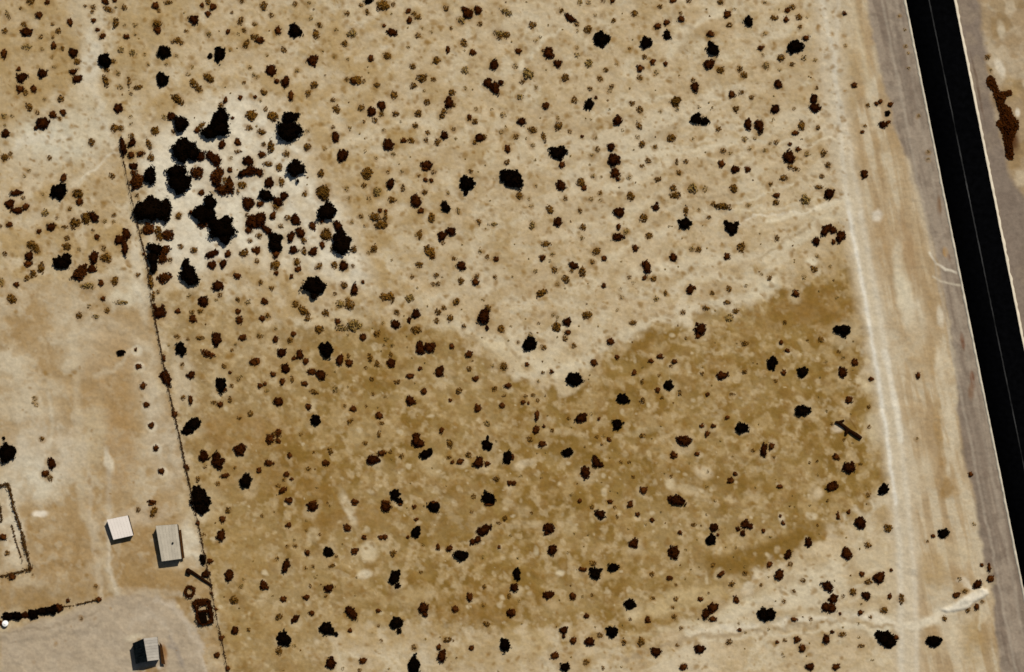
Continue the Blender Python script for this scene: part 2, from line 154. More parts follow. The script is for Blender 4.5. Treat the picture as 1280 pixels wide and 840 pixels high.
K 88 40 32 36 0;M 30 30 9;M 158 58 13;M 265 12 13;M 310 48 13;D 75 142 12;M 155 182 10;D 198 178 11;L 130 225 9;D 410 133 18;D 492 28 18 20 0;D 525 105 13;D 740 102 18 13 20;D 693 125 15 11 0;D 812 128 14;M 795 150 9;K 310 217 38 35 0;D 610 185 12 15 0;M 650 228 9 14 0;K 783 247 25;D 728 270 14;M 750 310 9;K 555 315 32 26 15;M 652 322 13 16 0;D 345 412 26 24 0/365 395 13;D 435 413 9;M 283 412 9;K 526 442 27 26 0;D 124 398 12 26 0;M 105 295 10;D 55 330 12;D 82 335 8;M 130 322 10;M 70 300 10;D 120 470 18 20 0;D 160 452 9;M 200 472 10;M 90 518 14;D 150 540 18;D 2 605 10 18 0;K 278 583 27 24 0;D 420 630 20 30 -25/445 645 14;D 367 682 23 30 0;D 8 735 14;D 485 518 12;M 425 505 9;M 447 540 8;M 650 498 16 12 0;D 860 523 36 24 0;D 808 595 17 19 0;D 925 590 12;M 545 632 9;M 585 632 9;M 605 705 10;D 658 770 18 20 0;D 825 824 42 24 0/790 812 14;D 490 828 16 10 0;D 338 825 12;D 590 838 14;M 795 702 9;D 1115 688 12;D 1092 722 16 18 0;M 1205 572 10;D 1050 198 30 18 5;M 1162 180 13;M 950 188 10;M 1162 38 18 13 0;M 870 10 9;D 978 292 12;M 1100 290 13 8 0;M 840 285 9 16 0;M 735 198 8;D 950 450 12;D 1005 450 12;D 975 490 14;D 1075 408 12;K 1148 460 33 28 0;D 1258 572 18 30 0;D 930 0 14
# tile 3 2
K 20 138 26 32 0;K 172 182 26 28 0;D 372 182 22 26 0;D 433 133 20 16 0;D 515 215 13;D 66 32 12;D 95 72 15 10 0;M 265 20 14;M 352 78 9;L 375 105 10;D 78 184 14;M 40 225 10;K 172 373 36 30 10;D 405 320 18 20 0;M 503 353 10;D 15 552 15 18 0;D 338 605 18 17 30;D 405 658 27 30 0;M 462 640 9;D 320 752 30 23 0;K 577 767 27 26 0;D 58 752 16 10 0;M 500 795 11;M 245 625 8;M 380 518 8;M 318 440 8;M 505 455 9;D 750 198 13 16 0;D 1013 692 11 15 0;L 745 512 8;M 30 605 8;L 290 130 9
# tile 0 3
D 988 97 12;M 1018 152 11 8 0;D 1112 75 16 18 0;D 1105 158 21 28 0;M 1140 32 15;K 1015 278 17 28 0;D 1048 285 15;D 1030 350 22 20 0;D 1147 357 20 32 0;L 1220 375 9;L 1205 412 12;M 1170 480 20;D 1175 632 20;M 1243 628 10;D 1085 755 16;D 1108 668 14;D 1138 822 13;D 1058 445 9;D 1078 525 9;D 15 165 18;M 35 245 13;D 62 362 20 17 40;D 122 205 10 14 -20;D 150 325 10;M 163 352 6;K 40 563 32 22 0;K 85 560 32 21 0;D 125 555 26 15 0;K 165 552 32 23 0;K 212 537 34 20 0;K 257 530 42 23 0;D 298 520 20;D 340 483 12;D 492 477 18 12 0;D 5 595 10 14 0;M 408 572 9;D 755 2 14 6 0;M 480 410 10;M 690 30 12;M 768 40 14 26 30
# tile 1 3
D 283 14 28 20 0;D 490 2 14 7 0;D 648 14 24 26 0;D 720 2 14 6 0;D 792 14 11;K 890 15 32 26 0;D 1165 2 24 8 0;M 1078 40 8;M 1245 72 14;M 1215 95 16 6 0;D 800 77 11;M 30 60 9;D 163 105 14;D 457 120 19;M 318 152 8;D 540 167 13;D 625 167 13/645 165 14;K 800 143 23 30 0;D 760 165 9;D 1140 130 36 24 -25;D 1108 178 16 20 0/1082 188 16;L 835 205 8;D 910 215 11 17 0;D 967 222 16;K 1025 258 36 26 0;D 1215 215 9;M 195 210 10;M 157 212 9;D 257 245 15;K 362 240 27 24 0;M 400 262 8;D 493 235 18;M 685 245 14 18 30;M 105 275 10;D 148 312 17 34 25;M 378 310 18 9 -20;M 285 312 9;M 250 320 8;K 690 370 22 38 10/708 410 16/705 350 20;D 38 408 22;D 363 422 24 20 0;D 137 477 17 15 0;D 250 467 17 14 0;M 350 460 9;D 278 545 14;D 478 545 22 36 -30;D 612 533 12;D 838 520 26 24 0/845 552 14;D 995 525 17 19 0;D 1068 465 16 23 0;M 1142 415 11;M 1138 505 9;M 115 565 14 20 30;D 195 575 28 14 -50;K 348 622 30 32 0/375 635 20/400 650 12;K 140 675 34 36 0/110 672 12;M 115 735 16 20 0;L 190 710 10;D 470 633 12;M 612 610 8;K 703 595 34 28 0/715 635 12 18 0;M 1153 600 18 12 20;M 960 680 24 12 -15;D 915 715 14;D 930 760 22 30 0;D 1078 720 14;M 790 717 12;M 625 685 8;K 1245 705 26 34 0;D 373 797 26;D 533 783 18 17 0;K 790 808 30 42 20;M 518 832 10;D 1270 545 20 20 0;M 1265 460 10 14 0;M 825 340 9
# tile 2 3
D 185 120 26/172 145 14;D 202 230 23 26 0;D 442 52 26 22 0;M 400 15 11;D 590 6 15 12 0;D 628 53 12;D 700 80 13;M 515 15 9;M 98 42 9;M 525 65 9;D 608 198 26 22 0;D 840 143 12;D 810 243 28 30 0;M 910 105 14 9 0;D 1010 118 22;K 995 180 26 28 0;D 1030 155 9;D 1165 100 20/1190 112 16/1155 146 15/1130 126 12;D 1258 135 11;K 25 352 20 30 0;D 12 418 22 20 0;K 415 350 28 28 0/395 326 12/442 330 12;D 355 327 22 11 0;M 405 297 14;K 505 318 28 24 0;D 180 455 26 20 0;D 303 462 17 19 0;M 400 455 9;D 8 540 10 22 0;K 588 502 24 30 -20/612 505 12;D 373 560 14;D 678 578 15 18 0;D 258 632 18 22 0/258 662 11;D 307 682 17 18 0;D 387 688 23 24 0;K 500 640 27 32 0;M 440 655 14;M 645 690 17 20 0;D 213 757 19;M 700 352 12;D 787 370 15 14 0;M 820 475 12;M 705 470 10;M 820 405 8;M 805 517 9;D 942 475 13;D 1005 520 22 28 0;D 970 550 18 28 0;D 1005 575 20 14 0;D 1120 480 15 20 -30;K 1255 552 28 34 0/1290 552 26 32 0;D 1045 350 24 11 -40;M 1005 305 12;M 1165 345 12;M 1100 400 14;M 1245 405 9;D 1138 630 11;M 845 622 9;M 1085 690 14;D 938 725 26 22 0;M 825 705 9;D 720 740 26 22 0;M 560 690 10 20 0;M 590 575 9;M 810 565 12;D 858 815 22 16 0;K 265 815 24;M 370 790 14
# tile 3 3
D 62 60 8;D 75 95 8 14 -30;D 350 62 10 20 0;D 403 40 11;D 460 95 24 34 -25;M 600 120 18 20 0;M 500 205 18 14 0;D 203 192 20 23 0;D 100 255 17 24 30;M 112 302 12;D 393 248 26 28 0;D 55 355 24 25 0;D 8 302 14 16 0;M 175 382 11;D 468 350 14;D 555 368 28;D 615 330 9;M 500 388 20 12 0;D 490 458 22 20 0;M 425 440 16 18 0;D 607 462 11 16 0;M 667 475 11 28 0;D 298 412 28 24 20;D 325 475 24 22 0/290 515 22 24 0/320 522 20 22 0;D 360 547 8;D 462 542 14;M 512 565 9;M 375 460 9;M 80 488 10;M 130 435 9;D 130 577 17 11 0;M 215 577 9;M 580 530 18 16 0;D 145 677 17;M 85 682 10;D 45 690 10;D 292 677 19 22 0/320 640 11;M 372 652 18 12 0;D 172 722 20 18 0;K 583 668 38 34 0/610 690 30/555 655 22;D 640 668 14;K 830 685 32 30 0/800 690 14;M 465 710 18 8 0;K 878 148 28 24 0;D 825 160 11;M 797 187 7;D 1068 305 10;D 1105 318 9 24 0;D 1112 372 20 17 0;D 1047 402 26 18 0;D 940 455 16;M 985 435 12;D 1043 515 15;M 1000 530 13;M 1072 488 9;M 882 572 12 14 0;L 955 375 12;L 1030 100 10;M 248 105 8;D 210 815 20;D 340 815 18
"""

# ---------------------------------------------------------------- shrubs read off the photograph: tile-wise lobes "x y r" or "x y rx ry angle"
def parse_shrubs():
    out = []; tc = tr = 0
    for line in SHRUBS.strip().splitlines():
        if line.startswith('#'):
            _, _, a, b = line.split(); tc, tr = int(a), int(b); continue
        for e in line.split(';'):
            e = e.strip()
            if not e: continue
            kind, rest = e[0], e[1:]
            lobes = []
            for l in rest.split('/'):
                v = [float(q) for q in l.split()]
                if len(v) == 3: v = [v[0], v[1], v[2], v[2], 0]
                if len(v) == 4: v = v + [0]
                lobes.append((tc * 320 + v[0] / 4, tr * 210 + v[1] / 4, v[2] / 4, v[3] / 4, v[4]))
            n = len(lobes)
            wsum = sum(l[2] * l[3] for l in lobes)
            cx = sum(l[0] * l[2] * l[3] for l in lobes) / wsum
            cy = sum(l[1] * l[2] * l[3] for l in lobes) / wsum
            out.append(dict(kind=kind, lobes=lobes, cx=cx, cy=cy, area=wsum, req=math.sqrt(wsum)))
    return out
shrubs = parse_shrubs()

# ---------------------------------------------------------------- ground: colour of the soils and their relief
SAND, SAND_L, SAND_D = lin(198, 175, 137), lin(210, 194, 162), lin(176, 148, 102)
OCH, OCH_D, OCH_L = lin(152, 122, 66), lin(129, 97, 39), lin(178, 148, 98)
CREAM = lin(222, 210, 184)
YARD, YARD_L, YARD_D = lin(172, 144, 102), lin(206, 190, 160), lin(150, 116, 66)
GREY, GREY_L = lin(134, 118, 102), lin(166, 150, 130)
GREY_R = lin(136, 120, 104)
FANC = lin(182, 164, 138)
RUT = lin(222, 212, 190)
ALB = 0.70        # brightness on the picture -> reflectance of the soil

def mixc(c, m, col):
    return c + m[..., None] * (col - c)

def ground_fields(X, Y):
    wx = (fbm(X, Y, 60, 3, 4) - .5) * 46; wy = (fbm(X, Y, 60, 4, 4) - .5) * 46
    sx = (fbm(X, Y, 14, 5, 3) - .5) * 9; sy = (fbm(X, Y, 14, 6, 3) - .5) * 9
    n1 = fbm(X, Y, 160, 11, 4); n2 = fbm(X, Y, 34, 12, 4); n3 = fbm(X, Y, 11, 13, 3); n4 = fbm(X * .8, Y, 4.4, 14, 2)
    n5 = fbm(X, Y, 20, 15, 3); n6 = fbm(X, Y, 12, 16, 3)
    C = np.empty(X.shape + (3,)); C[:] = SAND
    C = mixc(C, 0.75 * sstep(.50, .66, n2 * .6 + n1 * .4), SAND_D)
    C = mixc(C, 0.65 * sstep(.52, .68, n5), SAND_L)
    C = mixc(C, 0.40 * sstep(.52, .75, n3), lin(172, 146, 102))
    C = mixc(C, 0.48 * sstep(.50, .72, n4), lin(166, 143, 102))
    C = mixc(C, 0.30 * sstep(.52, .72, 1 - n6), lin(212, 194, 162))
    # wind- and water-drawn streaks running up to the right across the pale sand
    st = fbm((X + wx) * .92 - (Y + wy) * .39, ((X + wx * .8) * .39 + (Y + wy * .8) * .92) * 3.2, 64, 21, 4)
    wr = (.22 + .28 * sstep(560, 780, X)) * (.25 + 1.0 * sstep(.40, .60, fbm(X, Y, 90, 41, 2)))
    C = mixc(C, wr * sstep(.51, .62, st), lin(212, 196, 165))
    C = mixc(C, wr * .8 * sstep(.52, .64, 1 - st), lin(176, 150, 110))
    gold = sstep(640, 420, X + wx) * sstep(430, 380, Y)
    C = mixc(C, gold * .6 * sstep(.42, .62, n6 * .5 + n2 * .5), lin(176, 146, 96))
    # upper left corner, browner
    m = poly_mask(X + wx, Y + wy, [(-400, -300), (95, -300), (100, 100), (60, 130), (30, 170), (-20, 175), (-400, 200)], 14)
    C = mixc(C, m * (.35 + .5 * sstep(.4, .6, n2)), lin(174, 146, 100))
    m = poly_mask(X + wx, Y + wy, [(120, -300), (240, -300), (235, 60), (190, 115), (140, 110)], 16)
    C = mixc(C, m * (.3 + .5 * sstep(.4, .6, n2)), lin(178, 152, 108))
    # ochre lower field
    mo = poly_mask(X + wx * .75 + sx * 2.2, Y + wy * .75 + sy * 2.2, OCHRE, 11, (n5 - .5) * 46 + (n6 - .5) * 34 + (n3 - .5) * 16)
    mo = mo * (.86 + .14 * sstep(.38, .56, n1 * .5 + n2 * .5))
    ul = sstep(230, 0, np.hypot((X - 250) / 1.2, Y - 380)); ll = sstep(150, 20, np.hypot(X - 330, (Y - 800) / 1.1))
    mo = mo * (1 - .35 * ul) * (1 - .18 * ll)
    oc = np.empty_like(C); oc[:] = OCH
    oc = mixc(oc, .75 * sstep(.40, .64, n2 * .65 + n1 * .35), OCH_D)
    oc = mixc(oc, .75 * sstep(.44, .66, n6 * .7 + n2 * .3), lin(184, 156, 108))
    oc = mixc(oc, .5 * sstep(.48, .74, n3), lin(140, 104, 50))
    oc = mixc(oc, .58 * sstep(.54, .74, fbm(X, Y, 9, 17, 3)), lin(200, 176, 134))
    oc = mixc(oc, .35 * sstep(.52, .74, n4), lin(128, 98, 46))
    C = C + mo[..., None] * (oc - C)
    # yard left of the fence
    fx = np.interp(Y, [p[1] for p in FENCE], [p[0] for p in FENCE])
    ml = sstep(4, -4, X - fx + sx * .3) * sstep(330, 362, Y + wy)
    yd = np.empty_like(C); yd[:] = YARD
    yd = mixc(yd, .6 * sstep(.48, .62, n2), YARD_L * .85 + YARD * .15)
    yd = mixc(yd, .5 * sstep(.50, .66, n1 * .5 + n5 * .5), YARD_D)
    yd = mixc(yd, .35 * sstep(.55, .72, n3), YARD_L)
    yd = mixc(yd, .35 * sstep(.5, .72, n4), lin(154, 124, 80))
    yd = mixc(yd, .35 * sstep(.5, .7, n6), lin(190, 166, 128))
    C = C + ml[..., None] * (yd - C)
    # single patches: x, y, rx, ry, angle, colour, strength, softness
    def patch(px, py, rx, ry, ang, col, a, soft=.45, warp=.5):
        nonlocal C
        c, s = math.cos(R(ang)), math.sin(R(ang))
        u = X + sx * warp * 1.3 - px; v = Y + sy * warp * 1.3 - py
        d = np.hypot((u * c + v * s) / rx, (-u * s + v * c) / ry)
        C = mixc(C, a * sstep(1 + soft, 1 - soft, d) * (.50 + .60 * sstep(.28, .62, n6 * .6 + n3 * .4)), col)
    for p in [(75, 172, 72, 32, -8, lin(212, 200, 172), .95), (113, 70, 14, 54, 8, lin(210, 197, 170), .9), (98, 10, 14, 40, 0, lin(200, 184, 154), .6),
              (115, 150, 34, 40, 0, lin(200, 184, 152), .6), (25, 205, 40, 22, 0, lin(200, 182, 150), .5),
              (135, 225, 20, 55, 12, lin(184, 160, 122), .6), (10, 455, 26, 22, 0, YARD_L, .8), (40, 500, 40, 22, -20, YARD_L, .6),
              (55, 560, 50, 40, 0, lin(208, 194, 168), .6), (40, 600, 36, 28, 0, lin(210, 198, 172), .75), (12, 655, 16, 50, -10, lin(214, 200, 172), .8),
              (50, 643, 9, 4, 0, lin(234, 220, 196), .9), (112, 440, 40, 32, 20, YARD_L, .6), (165, 368, 30, 16, 0, lin(212, 198, 168), .8),
              (120, 410, 45, 18, 10, YARD_L, .5), (172, 340, 8, 55, -8, lin(214, 200, 172), .75), (181, 470, 20, 60, -12, lin(206, 190, 160), .65),
              (205, 560, 20, 60, -12, lin(200, 184, 156), .6), (230, 470, 14, 40, -10, lin(206, 190, 160), .6), (175, 645, 40, 12, -10, lin(196, 176, 146), .6),
              (238, 680, 12, 30, -12, lin(216, 202, 174), .9), (212, 707, 20, 6, 0, lin(206, 188, 156), .7),
              (138, 470, 38, 60, 0, lin(166, 132, 84), .6), (150, 560, 20, 50, 0, lin(166, 130, 80), .6), (118, 545, 14, 50, 5, lin(196, 176, 140), .5),
              (60, 745, 70, 18, -5, lin(152, 120, 70), .6), (190, 720, 40, 20, 0, lin(160, 128, 78), .5), (110, 660, 24, 40, 0, lin(166, 136, 92), .5),
              (135, 575, 5, 14, -15, lin(216, 202, 174), .8), (248, 840, 8, 40, 0, lin(170, 136, 84), .5)]:
        patch(*p)
    mc = poly_mask(X + sx + wx * .3, Y + sy + wy * .3, CLEAR, 20)
    C = mixc(C, .95 * mc * (.45 + .55 * sstep(.34, .58, n5 * .6 + n6 * .4)), CREAM)
    for p in [(250, 215, 60, 50, 20, CREAM, .8), (240, 290, 45, 40, 0, CREAM, .85), (195, 205, 20, 18, 0, CREAM, .7), (330, 245, 50, 50, 30, CREAM, .3), (430, 330, 40, 24, 30, CREAM, .4), (300, 140, 30, 24, 0, CREAM, .5)]:
        patch(*p)
    for p in [(440, 350, 16, 12, 10, CREAM, .8), (230, 170, 50, 30, 0, CREAM, .35), (420, 400, 50, 12, 0, lin(206, 186, 148), .6),
              (620, 430, 22, 10, 20, lin(214, 196, 160), .8), (680, 455, 60, 18, 10, lin(206, 186, 148), .7), (560, 405, 40, 8, 0, lin(204, 184, 146), .5),
              (955, 360, 26, 10, -35, lin(216, 200, 166), .8), (1010, 290, 60, 9, -28, lin(206, 188, 154), .8), (1000, 265, 70, 6, -12, lin(214, 198, 166), .7),
              (960, 690, 60, 14, -18, OCH_D, .85), (915, 705, 40, 12, 0, OCH_D, .7), (1010, 665, 26, 14, -30, OCH_D, .7), (850, 600, 120, 14, 0, OCH_D, .45),
              (700, 560, 60, 16, 10, OCH_D, .4), (1030, 390, 40, 30, 0, lin(140, 104, 48), .5), (985, 395, 40, 16, -20, lin(140, 104, 48), .45),
              (800, 420, 34, 8, -5, OCH_D, .6), (350, 600, 70, 26, 0, lin(140, 104, 48), .5), (300, 540, 60, 24, 0, lin(146, 108, 54), .5),
              (430, 645, 60, 20, 0, lin(140, 104, 48), .5), (560, 660, 50, 22, 0, OCH_D, .5), (600, 760, 60, 20, 0, lin(146, 110, 56), .5),
              (455, 540, 18, 24, 0, lin(176, 150, 104), .85), (540, 580, 16, 12, 30, lin(186, 162, 118), .8), (435, 635, 6, 24, -25, lin(208, 190, 156), .8),
              (460, 690, 10, 12, 0, lin(206, 188, 152), .75), (455, 718, 10, 5, -15, lin(214, 198, 166), .8), (392, 670, 7, 10, 0, lin(200, 180, 142), .7),
              (480, 790, 60, 24, 0, lin(172, 142, 90), .45), (610, 815, 60, 22, 0, lin(176, 148, 100), .45), (510, 750, 26, 10, 0, lin(180, 154, 108), .7),
              (660, 800, 30, 14, 10, lin(190, 166, 122), .7), (325, 790, 50, 30, 0, lin(166, 136, 84), .5), (300, 690, 40, 40, 0, lin(164, 132, 78), .4),
              (700, 540, 10, 4, 10, lin(190, 168, 128), .6), (805, 540, 22, 4, -8, lin(184, 162, 120), .7), (880, 590, 12, 8, 30, lin(206, 184, 146), .8),
              (838, 604, 6, 9, -20, lin(206, 186, 148), .8), (860, 612, 16, 6, 10, lin(196, 174, 134), .7), (1015, 645, 7, 5, 0, lin(216, 198, 162), .9),
              (1020, 615, 9, 9, 0, lin(206, 184, 146), .8), (1046, 535, 7, 5, 40, lin(214, 196, 168), .85), (1060, 585, 8, 6, 0, lin(200, 178, 138), .6),
              (1015, 328, 7, 6, 0, lin(222, 208, 176), .8), (1022, 340, 5, 5, 0, lin(216, 200, 168), .7), (1092, 535, 10, 22, -6, lin(208, 190, 154), .7),
              (1085, 480, 8, 10, 0, lin(206, 188, 150), .6), (978, 650, 4, 10, -25, lin(214, 198, 166), .9), (850, 752, 60, 14, -14, lin(196, 172, 126), .7),
              (1010, 735, 50, 30, 0, lin(212, 196, 164), .8), (1090, 700, 24, 20, 0, lin(204, 186, 152), .6), (995, 775, 110, 10, -6, lin(206, 190, 158), .75),
              (1070, 778, 50, 8, -4, lin(218, 204, 174), .8), (1104, 784, 18, 8, -30, lin(226, 214, 184), .9), (930, 760, 50, 9, -16, lin(208, 190, 154), .7),
              (1035, 690, 26, 10, 20, lin(208, 188, 152), .6), (655, 640, 12, 8, 0, lin(190, 166, 124), .6), (660, 655, 22, 5, 0, lin(196, 174, 134), .6),
              (712, 660, 6, 12, 0, lin(190, 166, 122), .6), (700, 716, 5, 4, 0, lin(214, 196, 160), .85), (671, 688, 3, 6, 0, lin(206, 188, 150), .7),
              (790, 768, 10, 7, 40, lin(204, 184, 144), .6), (690, 755, 14, 7, 30, lin(186, 160, 116), .7), (655, 580, 14, 5, -15, lin(206, 186, 150), .8)]:
        patch(*p)
    # right-hand strip: fine drag marks along the road over warmer sand
    sd = X - 0.2 * Y
    ms = sstep(1035, 1065, X - .11 * Y + sx) * sstep(1160, 1100, sd)
    strip = np.empty_like(C); strip[:] = lin(186, 162, 126)
    lam = fbm(sd * 2.4, Y * .28, 24, 25, 4)
    strip = mixc(strip, .8 * sstep(.48, .64, lam), lin(206, 190, 160))
    strip = mixc(strip, .7 * sstep(.50, .66, 1 - lam), lin(164, 136, 98))
    strip = mixc(strip, .35 * sstep(.5, .72, n4), lin(166, 142, 108))
    strip = mixc(strip, .5 * sstep(.52, .7, n2), lin(166, 136, 94))
    C = C + (ms * .88)[..., None] * (strip - C)
    for p in [(1100, 300, 14, 40, -5, lin(174, 144, 102), .6), (1135, 310, 8, 50, -12, lin(162, 130, 90), .5), (1130, 370, 10, 36, -10, lin(214, 200, 170), .8),
              (1122, 320, 6, 22, 0, lin(206, 190, 160), .6), (1097, 270, 7, 8, 0, lin(216, 204, 182), .8), (1145, 400, 14, 30, -12, lin(210, 196, 168), .7),
              (1150, 440, 20, 40, 0, lin(176, 148, 106), .5), (1175, 395, 4, 14, -6, lin(212, 198, 172), .8), (1175, 455, 6, 20, -8, lin(212, 196, 166), .7),
              (1188, 530, 5, 45, -6, lin(206, 190, 160), .75), (1172, 530, 5, 40, -4, lin(160, 128, 80), .6), (1185, 610, 8, 14, 20, lin(152, 116, 62), .7),
              (1180, 580, 6, 8, 0, lin(150, 112, 58), .6), (1150, 600, 16, 30, 20, lin(206, 188, 156), .6), (1195, 690, 24, 14, 20, lin(200, 180, 144), .5),
              (1165, 715, 18, 26, 0, lin(180, 152, 106), .5), (1215, 800, 16, 30, -8, lin(172, 142, 92), .6), (1190, 800, 16, 20, 0, lin(206, 188, 156), .5),
              (1165, 775, 16, 6, -15, lin(214, 200, 170), .8), (1062, 100, 10, 50, -4, lin(178, 154, 114), .5), (1075, 60, 8, 60, -6, lin(182, 156, 114), .4)]:
        patch(*p)
    # grey gravel verges of the road
    mv = poly_mask(X + sx * .8 + wx * .12, Y + sy * .6, VERGE_L, 3.5)
    gv = np.empty_like(C); gv[:] = GREY
    gv = mixc(gv, .6 * sstep(.47, .63, fbm(sd * 2.2, Y * .25, 26, 27, 4)), GREY_L)
    gv = mixc(gv, .4 * sstep(.52, .70, n3), lin(112, 96, 82))
    C = C + (mv * .95)[..., None] * (gv - C)
    mr = sstep(1160, 1170, sd)
    outer = np.empty_like(C); outer[:] = lin(166, 142, 108)
    outer = mixc(outer, .7 * sstep(.50, .64, n2), lin(196, 178, 148))
    outer = mixc(outer, .6 * sstep(.50, .66, n5), lin(146, 118, 76))
    C = C + mr[..., None] * (outer - C)
    mv = poly_mask(X + sx * .8, Y + sy * .8, VERGE_R, 5)
    gv = np.empty_like(C); gv[:] = GREY_R
    gv = mixc(gv, .5 * sstep(.50, .68, n5), lin(152, 134, 112))
    gv = mixc(gv, .4 * sstep(.52, .70, n3), lin(118, 102, 88))
    C = C + mv[..., None] * (gv - C)
    for p in [(1250, 85, 5, 12, -20, lin(222, 208, 182), .8), (1252, 38, 5, 12, -10, lin(206, 192, 164), .6), (1272, 140, 3, 5, 0, lin(232, 222, 200), .9), (1240, 106, 4, 9, -20, lin(104, 70, 36), .8), (1252, 135, 7, 20, -20, lin(96, 60, 26), .8), (1262, 165, 9, 26, -14, lin(88, 52, 22), .85),
              (1265, 110, 12, 14, 0, lin(172, 144, 98), .6), (1270, 55, 12, 20, 0, lin(160, 134, 98), .5), (1212, 262, 3, 26, -11, lin(128, 98, 70), .5),
              (1256, 350, 2.2, 26, -12, lin(96, 62, 36), .8), (1272, 420, 2.0, 26, -12, lin(104, 70, 44), .7), (1222, 108, 1.6, 40, -11, lin(104, 82, 64), .7),
              (1174, 258, 3, 12, -6, lin(120, 86, 54), .7), (1182, 315, 3, 6, -10, lin(176, 132, 66), .8), (1186, 323, 2, 6, -10, lin(110, 70, 36), .7),
              (1203, 426, 2.5, 10, -8, lin(110, 64, 34), .8), (1216, 475, 3, 12, -8, lin(112, 64, 32), .85), (1214, 490, 4, 10, 0, lin(128, 92, 62), .5)]:
        patch(*p, warp=.25)
    # gravel fan by the pitched shed
    mf = poly_mask(X + sx, Y + sy, FAN, 6)
    fc = np.empty_like(C); fc[:] = FANC
    fc = mixc(fc, .5 * sstep(.5, .66, n5), lin(190, 174, 150))
    fc = mixc(fc, .4 * sstep(.52, .70, n3), lin(160, 142, 118))
    C = C + (mf * .9)[..., None] * (fc - C)
    for p in [(168, 797, 12, 4, -15, lin(206, 190, 160), .8), (180, 838, 3, 2, 0, lin(232, 224, 206), .9), (199, 835, 3, 2, 0, lin(232, 224, 206), .9),
              (190, 838, 16, 5, 0, lin(150, 112, 54), .7), (205, 818, 4, 14, -5, lin(150, 104, 52), .8), (192, 740, 40, 5, 5, lin(186, 168, 140), .6)]:
        patch(*p, warp=.2)
    # narrow lines: tracks, ruts, streaks
    def line(pts, w, col, a, soft=1.5, wob=.4):
        nonlocal C
        d = dist_line(X + sx * wob, Y + sy * wob, pts)
        C = mixc(C, a * sstep(w + soft, max(w - soft, 0), d) * (.65 + .5 * n3), col)
    band = [(1030, -60), (1036, 60), (1046, 150), (1056, 210), (1072, 300), (1092, 400), (1108, 500), (1120, 570), (1129, 640), (1134, 720), (1135, 900)]
    line(band, 17, lin(198, 180, 150), .85, 9)
    line(band, 9, lin(210, 196, 168), .55, 7)
    line([(1022, -60), (1027, 0), (1040, 60), (1045, 110), (1050, 160), (1060, 265)], 2.6, RUT, .45, 3)
    line([(1058, 245), (1074, 330), (1085, 397), (1093, 440), (1102, 500), (1111, 565), (1119, 630), (1124, 680), (1126, 760), (1126, 900)], 3.4, RUT, .55, 3.6)
    line([(1060, 265), (1074, 330), (1085, 397), (1093, 440), (1102, 500), (1111, 565), (1119, 630)], 1.8, lin(232, 224, 206), .75, 2.0)
    line([(1050, -60), (1044, 100), (1058, 160), (1077, 272)], 2.2, RUT, .35, 3)
    line([(1076, 265), (1088, 330), (1098, 385), (1108, 440), (1113, 465), (1122, 520), (1129, 570), (1136, 640), (1142, 700), (1145, 760), (1147, 900)], 3.0, RUT, .42, 3.4)
    line([(1106, 440), (1113, 470), (1121, 520), (1126, 550)], 3.4, lin(228, 218, 196), .75, 2.6)
    line([(1066, 0), (1078, 60), (1086, 120), (1092, 160)], 3, lin(206, 190, 158), .5, 3)
    line([(1092, 60), (1098, 90), (1088, 120)], 3, lin(206, 192, 164), .5, 3)
    line([(1135, 200), (1147, 250), (1158, 290), (1165, 318)], 4, lin(200, 182, 152), .7, 4)
    line([(1162, 317), (1170, 330), (1182, 337), (1196, 340)], 1.4, lin(218, 206, 182), .9, 1.2)
    line([(1166, 345), (1178, 352), (1190, 355), (1202, 357)], 1.2, lin(206, 192, 166), .85, 1.2)
    for off, a in ((-30, .55), (-24, .2), (-12, .3), (14, 0)):
        line([(road_l(-200) + off, -200), (road_l(1100) + off, 1100)], 1.6, lin(176, 162, 142), a, 1.6)
    line([(118, 205), (95, 225), (60, 258), (36, 280)], 6, lin(206, 190, 160), .5, 5)
    line([(92, 360), (95, 480), (100, 600), (104, 640), (130, 690), (140, 735)], 5, lin(198, 180, 148), .55, 4)
    line([(134, 560), (136, 640), (135, 700)], 3, lin(196, 180, 154), .5, 3)
    line([(60, 490), (66, 530), (60, 560)], 2, lin(208, 194, 166), .5, 3)
    PALE, DUN = lin(212, 196, 164), lin(170, 146, 108)
